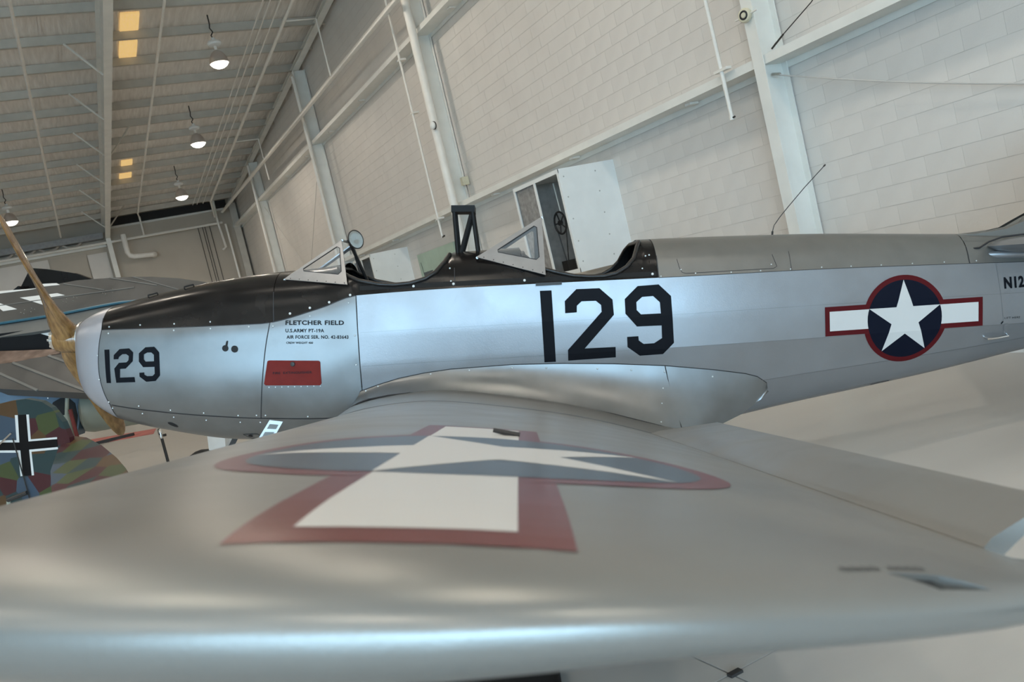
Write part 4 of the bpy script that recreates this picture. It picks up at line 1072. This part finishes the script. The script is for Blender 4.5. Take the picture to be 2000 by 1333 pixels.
# ---- propeller
HX, HZ = -3.02, -.235
bd = unit(V(0, -.70, .775))
def blade(d):
    rows = []; tang = np.cross(V(1, 0, 0), d)
    for r, c_, t_, be in ((-.05, .125, .13, 82), (0, .145, .15, 78), (.07, .15, .15, 74), (.13, .165, .125, 66), (.20, .175, .095, 57), (.30, .165, .066, 47), (.42, .150, .050, 39), (.56, .150, .040, 33), (.70, .145, .032, 27), (.84, .13, .025, 23), (.95, .108, .019, 20), (1.02, .08, .014, 19), (1.055, .045, .009, 18), (1.065, .012, .004, 18)):
        b_ = rad(be); c_ *= 1.22; ch = math.cos(b_) * tang + math.sin(b_) * V(1, 0, 0); nn = np.cross(d, ch); o = V(HX, 0, HZ) + d * r
        rows.append([o + ch * math.cos(a) * c_ / 2 + nn * math.sin(a) * t_ / 2 for a in np.linspace(0, 2 * math.pi, 20, endpoint=False)])
    R2 = []
    for i in range(len(rows) - 1):
        for u in (0, .5): R2.append([p + (q - p) * u for p, q in zip(rows[i], rows[i + 1])])
    R2.append(rows[-1])
    return MB().grid(R2, closed=True)
for s in (1, -1): part(blade(bd * s), 'propeller_blade', 'prop_wood', 60)
part(MB().lathe([(-.085, .05), (-.08, .085), (-.04, .095), (.04, .10), (.085, .09)], (HX, 0, HZ), (1, 0, 0), 20), 'propeller_hub', 'prop_wood', 50)
PH = part(MB().lathe([(-.110, .05), (-.108, .070), (-.086, .072)], (HX, 0, HZ), (1, 0, 0), 20), 'hub_plate', 'chrome', 40)
for k in range(6):
    a = k * math.pi / 3; MB().lathe([(-.125, .009), (-.108, .010)], (HX, .052 * math.cos(a), HZ + .052 * math.sin(a)), (1, 0, 0), 6).build('hub_bolt', 'screw_metal', PH)
part(MB().lathe([(.085, .10), (.092, .115), (.105, .115), (.11, .07), (.2, .06)], (HX, 0, HZ), (1, 0, 0), 24), 'hub_flange', 'screw_metal', 40)

# ---- undercarriage (rests on the floor)
def floor_za(x): return (-CAM_H + x * math.sin(TH)) / math.cos(TH)
for s in (-1, 1):
    x = -.86; z = floor_za(x) + .285
    UL = part(MB().hexa([(x - .12, s * 1.22 - .05, z + .25), (x + .14, s * 1.22 - .05, z + .25), (x + .14, s * 1.22 + .05, z + .25), (x - .12, s * 1.22 + .05, z + .25), (x - .16, s * 1.2 - .07, -.86), (x + .2, s * 1.2 - .07, -.90), (x + .2, s * 1.2 + .07, -.90), (x - .16, s * 1.2 + .07, -.86)]), 'gear_leg', 'silver_dope')
    MB().tube([(x, s * 1.22, z + .27), (x, s * 1.22, z)], .035, 10).tube([(x, s * 1.22 - .1, z), (x, s * 1.22 + .1, z)], .03, 10).build('axle', 'chrome', UL, smooth=40)
    MB().lathe([(-.10, .14), (-.10, .21), (-.075, .27), (0, .29), (.075, .27), (.10, .21), (.10, .14)], (x, s * 1.22, z), (0, 1, 0), 24).build('tyre', 'rubber', UL, smooth=40)
x = 4.72; z = floor_za(x) + .095
UL = part(MB().tube([(4.6, 0, -.42), (x, 0, z)], .025, 8), 'tailwheel_leg', 'silver_dope', 40)
MB().lathe([(-.04, .05), (-.04, .08), (0, .097), (.04, .08), (.04, .05)], (x, 0, z), (0, 1, 0), 16).build('tyre', 'rubber', UL, smooth=40)

# ================================================================== things around the trainer
def solid(name, m, polyname_frame, poly, th, parent, off=0.0, **k):
    fr = [np.array(q, float) for q in polyname_frame]; n = unit(np.cross(fr[1], fr[2])); o = fr[0] + n * off
    return MB().prism(poly, (o - PO, fr[1], fr[2]), th).build(name, m, parent, **k)
PO = V(0, 0, 0)
# camouflaged rudder of the biplane in the lower left
RUDF = [(-0.5949, 8.9471, 1.2465), (0.6301, -0.7765, 0.0), (0.0, 0.0, 1.0)]
RUDO = [(-1.276, -0.706), (-0.845, 0.363), (-0.604, 0.476), (-0.234, 0.472), (-0.089, 0.473), (0.118, 0.459), (0.305, 0.406), (0.412, 0.333), (0.503, 0.189), (0.533, 0.045), (0.51, -0.115), (0.433, -0.293), (0.316, -0.468), (0.145, -0.642), (-0.177, -0.781)]
RUDB = [(-0.038, 0.336), (0.075, 0.323), (0.006, 0.083), (0.379, 0.052), (0.359, -0.018), (-0.015, 0.008), (-0.076, -0.227), (-0.195, -0.217), (-0.135, 0.018), (-0.656, 0.085), (-0.624, 0.158), (-0.117, 0.09)]
RUDW = [[(-0.077, 0.34), (-0.039, 0.334), (-0.117, 0.09), (-0.624, 0.158), (-0.615, 0.178), (-0.146, 0.115)], [(0.075, 0.323), (0.107, 0.318), (0.043, 0.097), (0.386, 0.069), (0.379, 0.052), (0.006, 0.082)],
        [(-0.656, 0.085), (-0.135, 0.018), (-0.195, -0.217), (-0.228, -0.217), (-0.172, 0.0), (-0.664, 0.065)], [(-0.015, 0.008), (0.359, -0.018), (0.357, -0.038), (0.006, -0.015), (-0.045, -0.229), (-0.076, -0.227)]]
BP = empty('camouflaged_biplane', (-.6, 8.95, 0), label='biplane tail in dark lozenge camouflage with a black and white cross', cat='airplane')
def obj_frame(mb_local, name, m, parent, fr, smooth=None):
    """mesh built in the 2-D frame itself, so that its material runs in the plane of the surface"""
    o = mb_local.build(name, m, parent, smooth); e1, e2 = unit(fr[1]), unit(fr[2]); n = np.cross(e1, e2); p = np.array(fr[0], float) - np.array(parent.location)
    o.matrix_local = Matrix(((e1[0], e2[0], n[0], p[0]), (e1[1], e2[1], n[1], p[1]), (e1[2], e2[2], n[2], p[2]), (0, 0, 0, 1)))
    return o
FL2 = ((0, 0, 0), (1, 0, 0), (0, 1, 0))
rud = obj_frame(MB().prism(RUDO, FL2, .05), 'rudder', 'lozenge', BP, RUDF)
MB().prism(RUDB, ((0, 0, .002), (1, 0, 0), (0, 1, 0)), .0015).build('cross', 'cross_black', rud)
for q in RUDW: MB().prism(q, ((0, 0, .0026), (1, 0, 0), (0, 1, 0)), .0015).build('cross_edge', 'cross_white', rud)
MB().tube([(-.165, .14, .02), (-.165, -.75, .02)], .006, 6).build('hinge_wire', 'dark_iron', rud)
MB().tube([(-.165, .19, .02), (-.42, .07, .06)], .008, 6).build('control_horn', 'chrome', rud)
MB().tube([(-.16, -.37, .03), (-.36, -.40, .09)], .02, 8).build('control_rod', 'dark_iron', rud)
TPF = [(-0.2332, 8.7149, 1.2397), (-0.7297, -0.5921, -0.342), (0.6301, -0.7765, 0.0)]
TPO = [(0.187, 0.031), (0.044, -0.014), (-0.0, 0.034), (0.082, 0.285), (0.293, 0.689), (0.564, 1.132), (0.749, 1.404), (0.834, 1.516), (0.935, 1.569), (1.128, 1.49), (1.181, 1.274), (1.14, 1.007), (0.582, 0.365)]
TPF2 = [TPF[0], TPF[2], TPF[1]]
obj_frame(MB().prism([(b, a) for a, b in TPO], FL2, .05), 'tailplane', 'lozenge', BP, TPF2)
MB().tube([(.42, -.30, 1.14), (.55, -.33, 1.0), (.60, -.25, 0.98)], .012, 6).build('strut', 'dark_iron', BP)
MB().tube([(-.3, .35, .82), (-.5, .5, .02)], .02, 8).build('tail_skid', 'pale_green', BP)

e_ = V(.6301, -.7765, 0); n_ = V(-.7765, -.6301, 0)
q_ = lambda a, b, z: e_ * a + n_ * b + V(0, 0, z)
MB().hexa([q_(-4.2, -.35, .75), q_(-1.15, -.06, .62), q_(-1.15, .06, .62), q_(-4.2, .35, .75), q_(-4.2, -.35, 1.65), q_(-1.15, -.05, 1.15), q_(-1.15, .05, 1.15), q_(-4.2, .35, 1.65)]).build('fuselage', 'lozenge', BP)
# grey fighter with open wheel well
GF = empty('grey_fighter', (-.4, 11.4, 0), label='dark grey fighter with blue underside and open wheel well', cat='airplane')
PO = V(-.4, 11.4, 0)
WCF = [(-0.3542, 11.3301, 1.8897), (0.8993, -0.4374, 0.0), (0.3583, 0.7366, 0.5736)]
WCO = [(-3.0, 0.88), (-1.312, 0.598), (-0.773, 0.509), (-0.602, 0.465), (-0.348, 0.46), (0.014, 0.404), (0.348, 0.319), (0.746, 0.209), (0.979, -0.031), (1.125, -0.753), (0.545, -0.489), (-0.604, -0.012), (-1.173, 0.217), (-3.0, 0.66)]
gw = solid('wing', 'grey_wing', WCF, WCO, .10, GF)
for a, b in (((-.60, .46), (.56, -.48)), ((-.15, .43), (1.0, -.50)), ((-1.0, .55), (-.1, -.22))):
    fr = [np.array(q) for q in WCF]; n = unit(np.cross(fr[1], fr[2])); P = lambda q: fr[0] - PO + fr[1] * q[0] + fr[2] * q[1] + n * .004
    MB().bar(P(a), P(b), .03, .012, n).build('panel_rib', 'grey_wing_light', gw)
UNF = [(-0.5367, 11.453, 1.6005), (0.8993, -0.4374, 0.0), (0.0, 0.0, 1.0)]
UNO = [(-2.6, 0.80), (-0.863, 0.409), (-0.414, 0.271), (0.492, 0.011), (0.443, -0.168), (0.304, -0.456), (-0.054, -0.419), (-1.03, -0.185), (-2.6, 0.15)]
UNW = [(0.082, -0.081), (0.144, -0.01), (0.237, 0.017), (0.33, 0.001), (0.388, -0.081), (0.379, -0.226), (0.323, -0.386), (0.238, -0.428), (0.109, -0.384), (0.051, -0.259)]
fr = [np.array(q) for q in UNF]
und = MB().prism(UNO, (fr[0] - PO, fr[1], fr[2]), .2).build('belly', 'underside_blue', GF)
MB().prism(UNW, (fr[0] - PO + unit(np.cross(fr[1], fr[2])) * .004, fr[1], fr[2]), .003).build('wheel_well', 'black_gap', und)
MB().lathe([(0, .16), (.03, .235), (.12, .255), (.9, .23)], V(-0.16, 11.40, 1.40) - PO, (0.86, -.10, -.10), 24).build('nacelle', 'pale_green', GF, smooth=40)
MB().lathe([(-.004, .155), (0, .158)], V(-0.16, 11.40, 1.40) - PO, (0.86, -.10, -.10), 20).build('nacelle_opening', 'black_gap', GF)
MB().tube([V(-.235, 11.1, 1.66) - PO, V(-.30, 11.12, 1.42) - PO], .022, 10).tube([V(-.30, 11.12, 1.42) - PO, V(-.376, 11.12, .30) - PO], .036, 12).build('oleo_leg', 'pale_green', GF, smooth=40)
MB().tube([V(-.251, 11.05, 1.47) - PO, V(-.261, 11.03, .9) - PO], .022, 8).build('drag_strut', 'red_paint', GF, smooth=40)
MB().lathe([(-.09, .1), (-.09, .25), (0, .31), (.09, .25), (.09, .1)], V(-.40, 11.15, .31) - PO, (.9, -.43, 0), 20).build('tyre', 'rubber', GF, smooth=40)
for q in ((.3, .0), (-.10, .13), (-.3, .20), (.1, .05), (.47, -.03)):
    P = fr[0] - PO + fr[1] * q[0] + fr[2] * q[1]; n = unit(np.cross(fr[1], fr[2])); MB().lathe([(0, .012), (.008, .008)], P, n, 6).build('rivet', 'chrome', und)
# grey wing with white cross corners
GW = empty('grey_marked_airplane', (-.1, 12.4, 0), label='airplane with a high grey wing carrying white cross corners', cat='airplane')
PO = V(-.1, 12.4, 0)
WBF = [(-0.0687, 12.3686, 2.729), (0.8993, -0.4374, 0.0), (0.2812, 0.578, 0.766)]
WBT = [(-3.6, 0.92), (-1.455, 0.6), (-0.889, 0.515), (-0.609, 0.483), (-0.363, 0.442), (0.155, 0.407), (0.608, 0.31), (0.92, 0.231), (1.196, 0.145), (1.538, 0.011), (1.877, -0.155), (2.078, -0.295), (2.014, -0.402), (1.353, -0.285), (0.816, -0.163), (0.549, -0.141), (-0.053, -0.111), (-0.798, -0.031), (-1.341, 0.014), (-3.6, 0.20)]
WBL = [(-3.6, 0.16), (-1.334, -0.022), (-0.795, -0.048), (-0.051, -0.129), (0.55, -0.159), (0.817, -0.18), (0.831, -0.353), (0.569, -0.357), (-0.025, -0.328), (-0.761, -0.249), (-1.295, -0.223), (-3.6, -0.06)]
WBM = [[(-0.592, 0.336), (-0.085, 0.258), (0.024, 0.189), (-0.274, 0.227), (-0.116, 0.138), (-0.114, 0.056), (-0.218, 0.088)], [(-0.961, 0.396), (-0.857, 0.323), (-0.599, 0.145), (-0.79, 0.168), (-0.84, 0.224), (-0.944, 0.297)],
       [(-0.989, 0.56), (-0.893, 0.542), (-0.375, 0.431), (-0.431, 0.43), (-0.886, 0.498), (-0.982, 0.515)], [(-0.396, 0.509), (-0.118, 0.441), (-0.066, 0.395), (-0.397, 0.456)]]
gww = solid('wing', 'grey_wing', WBF, WBT, .14, GW)
for q in WBM: solid('cross_corner', 'cross_white', WBF, q, .002, gww, .003)
solid('flap', 'grey_wing_light', WBF, WBL, .05, GW, -.02)
fr = [np.array(q) for q in WBF]; n = unit(np.cross(fr[1], fr[2])); P = lambda q, o=.0: fr[0] - PO + fr[1] * q[0] + fr[2] * q[1] + n * o
MB().tube([P(q, .004) for q in ((-1.341, .006), (-.798, -.036), (-.053, -.118), (.549, -.148), (.816, -.170), (1.353, -.29))], .018, 6).build('leading_strip', 'teal_edge', gww, smooth=40)
for a, b in (((-1.0, .30), (.95, .04)), ((-.02, .40), (.55, .12)), ((.6, .31), (1.25, -.02)), ((.92, .23), (1.6, -.22))):
    MB().bar(P(a, .003), P(b, .003), .012, .006, n).build('panel_line', 'grey_wing_light', gww)
for cx, cy in ((-.45, .07), (.10, .09), (.62, .07)):
    for k in range(6):
        a = k * math.pi / 3; MB().lathe([(0, .008), (.006, .005)], P((cx + .09 * math.cos(a), cy + .035 * math.sin(a)), .001), n, 6).build('rivet', 'chrome', gww)
BKF = [(-0.5414, 12.4509, 2.2458), (0.8993, -0.4374, 0.0), (0.0, 0.0, 1.0)]
BKO = [(-2.6, 0.75), (-0.809, 0.425), (-0.307, 0.326), (0.4, 0.25), (1.252, 0.219), (1.122, -0.268), (0.294, -0.137), (-0.399, -0.005), (-0.896, 0.114), (-2.6, 0.40)]
bk = solid('fuselage_side', 'cross_black', BKF, BKO, .3, GW)
solid('side_stripe', 'cross_white', BKF, [(0.092, 0.263), (0.226, 0.242), (0.299, 0.198), (0.28, 0.152)], .002, bk, .003)
GLF = [(-0.5294, 12.1088, 2.2193), (0.8993, -0.4374, 0.0), (0.3788, 0.7788, 0.5)]
GLO = [(-1.102, 0.484), (-0.489, 0.273), (-0.184, 0.157), (0.33, -0.025), (0.422, -0.154), (0.045, -0.131), (-0.359, -0.075), (-0.943, 0.097)]
solid('glossy_root', 'brown_gloss', GLF, GLO, .06, GW)
MB().bar(V(-.6, 12.7, 2.15) - PO, V(-1.9, 13.2, 2.15) - PO, .4, .3).build('fuselage', 'cross_black', GW)
MB().tube([V(-1.8, 13.1, 2.1) - PO, V(-1.75, 13.1, .3) - PO], .05, 10).build('gear_leg', 'dark_iron', GW)
MB().lathe([(-.09, .1), (-.09, .25), (0, .31), (.09, .25), (.09, .1)], V(-1.75, 13.1, .31) - PO, (.9, -.43, 0), 20).build('tyre', 'rubber', GW, smooth=40)
# black tail surface farther back
BT = empty('black_tailed_airplane', (-.05, 14.7, 0), label='black tail surface of an airplane parked behind the grey wing', cat='airplane')
PO = V(-.05, 14.7, 0)
FNF = [(-0.0478, 14.6333, 3.34), (0.8993, -0.4374, 0.0), (0.0, 0.0, 1.0)]
FNO = [(-0.6, -0.055), (-0.359, 0.219), (-0.313, 0.24), (-0.11, 0.176), (0.317, 0.004), (0.505, -0.12), (0.555, -0.171), (0.267, -0.182), (0.017, -0.17), (-0.333, -0.118)]
solid('tail_surface', 'cowl_black', FNF, FNO, .08, BT)
MB().bar((-.45, .06, 3.28), (-2.1, .5, 2.4), .25, .14).bar((-2.1, .5, 2.45), (-2.1, .5, 0), .2, .2).build('tail_body', 'cross_black', BT)
# rope stanchion
sn = empty('rope_stanchion', (.61, 11.26, 0), label='thin black stanchion post with a pale cap below the cowl', cat='stanchion')
MB().lathe([(0, .15), (.012, .15), (.03, .03)], (0, 0, 0), (0, 0, 1), 20).build('base', 'dark_iron', sn, smooth=40)
MB().tube([(0, 0, .02), (0, 0, .90)], .018, 10).build('post', 'dark_iron', sn, smooth=40)
MB().lathe([(.86, .024), (.90, .03), (.97, .026), (.985, .012)], (0, 0, 0), (0, 0, 1), 12).build('cap', 'chrome', sn, smooth=40)
MB().lathe([(0, .014), (.06, .016)], (0, 0, .89), (.9, -.4, 0), 8).build('rope_socket', 'dark_iron', sn)
# landing gear of a farther aircraft
lg = empty('wheel_fairing', (1.05, 11.0, 0), label='black tyre under a white wedge leg fairing beyond the nose', cat='landing gear')
MB().lathe([(-.09, .12), (-.09, .25), (-.05, .30), (0, .31), (.05, .30), (.09, .25), (.09, .12)], (-.06, .06, .31), (.55, .83, 0), 24).build('tyre', 'rubber', lg, smooth=40)
MB().hexa([(-.02, -.02, .30), (.15, -.10, .30), (.30, -.02, .38), (.1, .12, .38), (.06, -.02, .95), (.26, -.12, .95), (.36, -.02, .95), (.15, .10, .95)]).build('leg_fairing', 'white_paint', lg)
MB().bar((.20, -.10, .50), (.36, -.16, .70), .02, .06).build('fairing_edge', 'dark_iron', lg)
MB().bar((.22, 0, .94), (.5, -.1, 1.35), .2, .2).build('leg', 'white_paint', lg)
# display card stand by the wing root
cw = lambda x, y, z: AO + xa_ * x + ys_ * y + za_ * z
ccen = cw(-1.265, -1.45, -.705); cb = V(ccen[0], ccen[1], 0)
sd = empty('display_stand', tuple(cb), label='small silver display card with two dark pictures at the wing leading edge', cat='sign')
c4 = [cw(x, -1.45, z) - cb for x, z in ((-1.345, -.765), (-1.272, -.660), (-1.203, -.672), (-1.262, -.765))]
nb = -ys_ * .006
MB().hexa([*c4, *[p + nb for p in c4]]).build('card', 'windshield_alu', sd)
for k, (u0, u1) in enumerate(((.18, .42), (.58, .82))):
    q = lambda u, v: (c4[0] * (1 - u) + c4[1] * u) * (1 - v) + (c4[3] * (1 - u) + c4[2] * u) * v
    p4 = [q(u0, .18), q(u1, .18), q(u1, .82), q(u0, .82)]
    MB().hexa([*[p + nb for p in p4], *[p + nb * 1.2 for p in p4]]).build('picture', 'grey_wing_light', sd)
MB().tube([(c4[0] + c4[3]) / 2 + V(0, 0, .02), (c4[0] + c4[3]) / 2 * V(1, 1, 0) + V(0, 0, .02)], .012, 8).build('post', 'dark_iron', sd)
MB().lathe([(0, .12), (.02, .11)], (c4[0] + c4[3]) / 2 * V(1, 1, 0), (0, 0, 1), 16).build('base', 'dark_iron', sd)
# black case under the wing, painted red reflection and litter on the floor
bq = lambda a, b, z=0: tuple(xf_ * a + ys_ * b + V(0, 0, z))
bc = empty('drip_tray', bq(-.9, 3.6), label='flat black drip tray on the floor under the near wing', cat='tray')
bo = V(*bq(-.9, 3.6)); TQ = lambda a, b, z: V(*bq(a, b, z)) - bo
MB().hexa([TQ(-1.75, 2.9, 0), TQ(-.16, 2.9, 0), TQ(-.16, 4.3, 0), TQ(-1.75, 4.3, 0), TQ(-1.75, 2.9, .012), TQ(-.16, 2.9, .012), TQ(-.16, 4.3, .012), TQ(-1.75, 4.3, .012)]).build('pan', 'rubber_mat', bc)
for a, b, c, d in ((-1.75, 2.9, -.16, 2.9), (-.16, 2.9, -.16, 4.3), (-.16, 4.3, -1.75, 4.3), (-1.75, 4.3, -1.75, 2.9)):
    MB().bar(TQ(a, b, .025), TQ(c, d, .025), .012, .03).build('rim', 'rubber_mat', bc)
MB().hexa([(-.64, 27.2, 0), (1.17, 24.7, 0), (1.35, 26.4, 0), (-.5, 29.6, 0), (-.64, 27.2, .012), (1.17, 24.7, .012), (1.35, 26.4, .012), (-.5, 29.6, .012)]).build('painted_reflection', 'red_reflection', label='reddish sheet imitating a reflection on the floor beyond the wheel well', cat='red_reflection')  # thin sheet added to paint the red reflection seen in the floor
MB().bar((-.2, 26.3, .05), (.75, 25.9, .05), .08, .08).build('tow_bar', 'dark_iron', label='black tow bar on the floor in front of the painted reflection', cat='tow bar')
MB().box((1.93, 2.74, 0), (1.99, 2.77, .012)).build('floor_plug', 'dark_iron', label='small dark plug at the crossing of two floor joints', cat='plug')
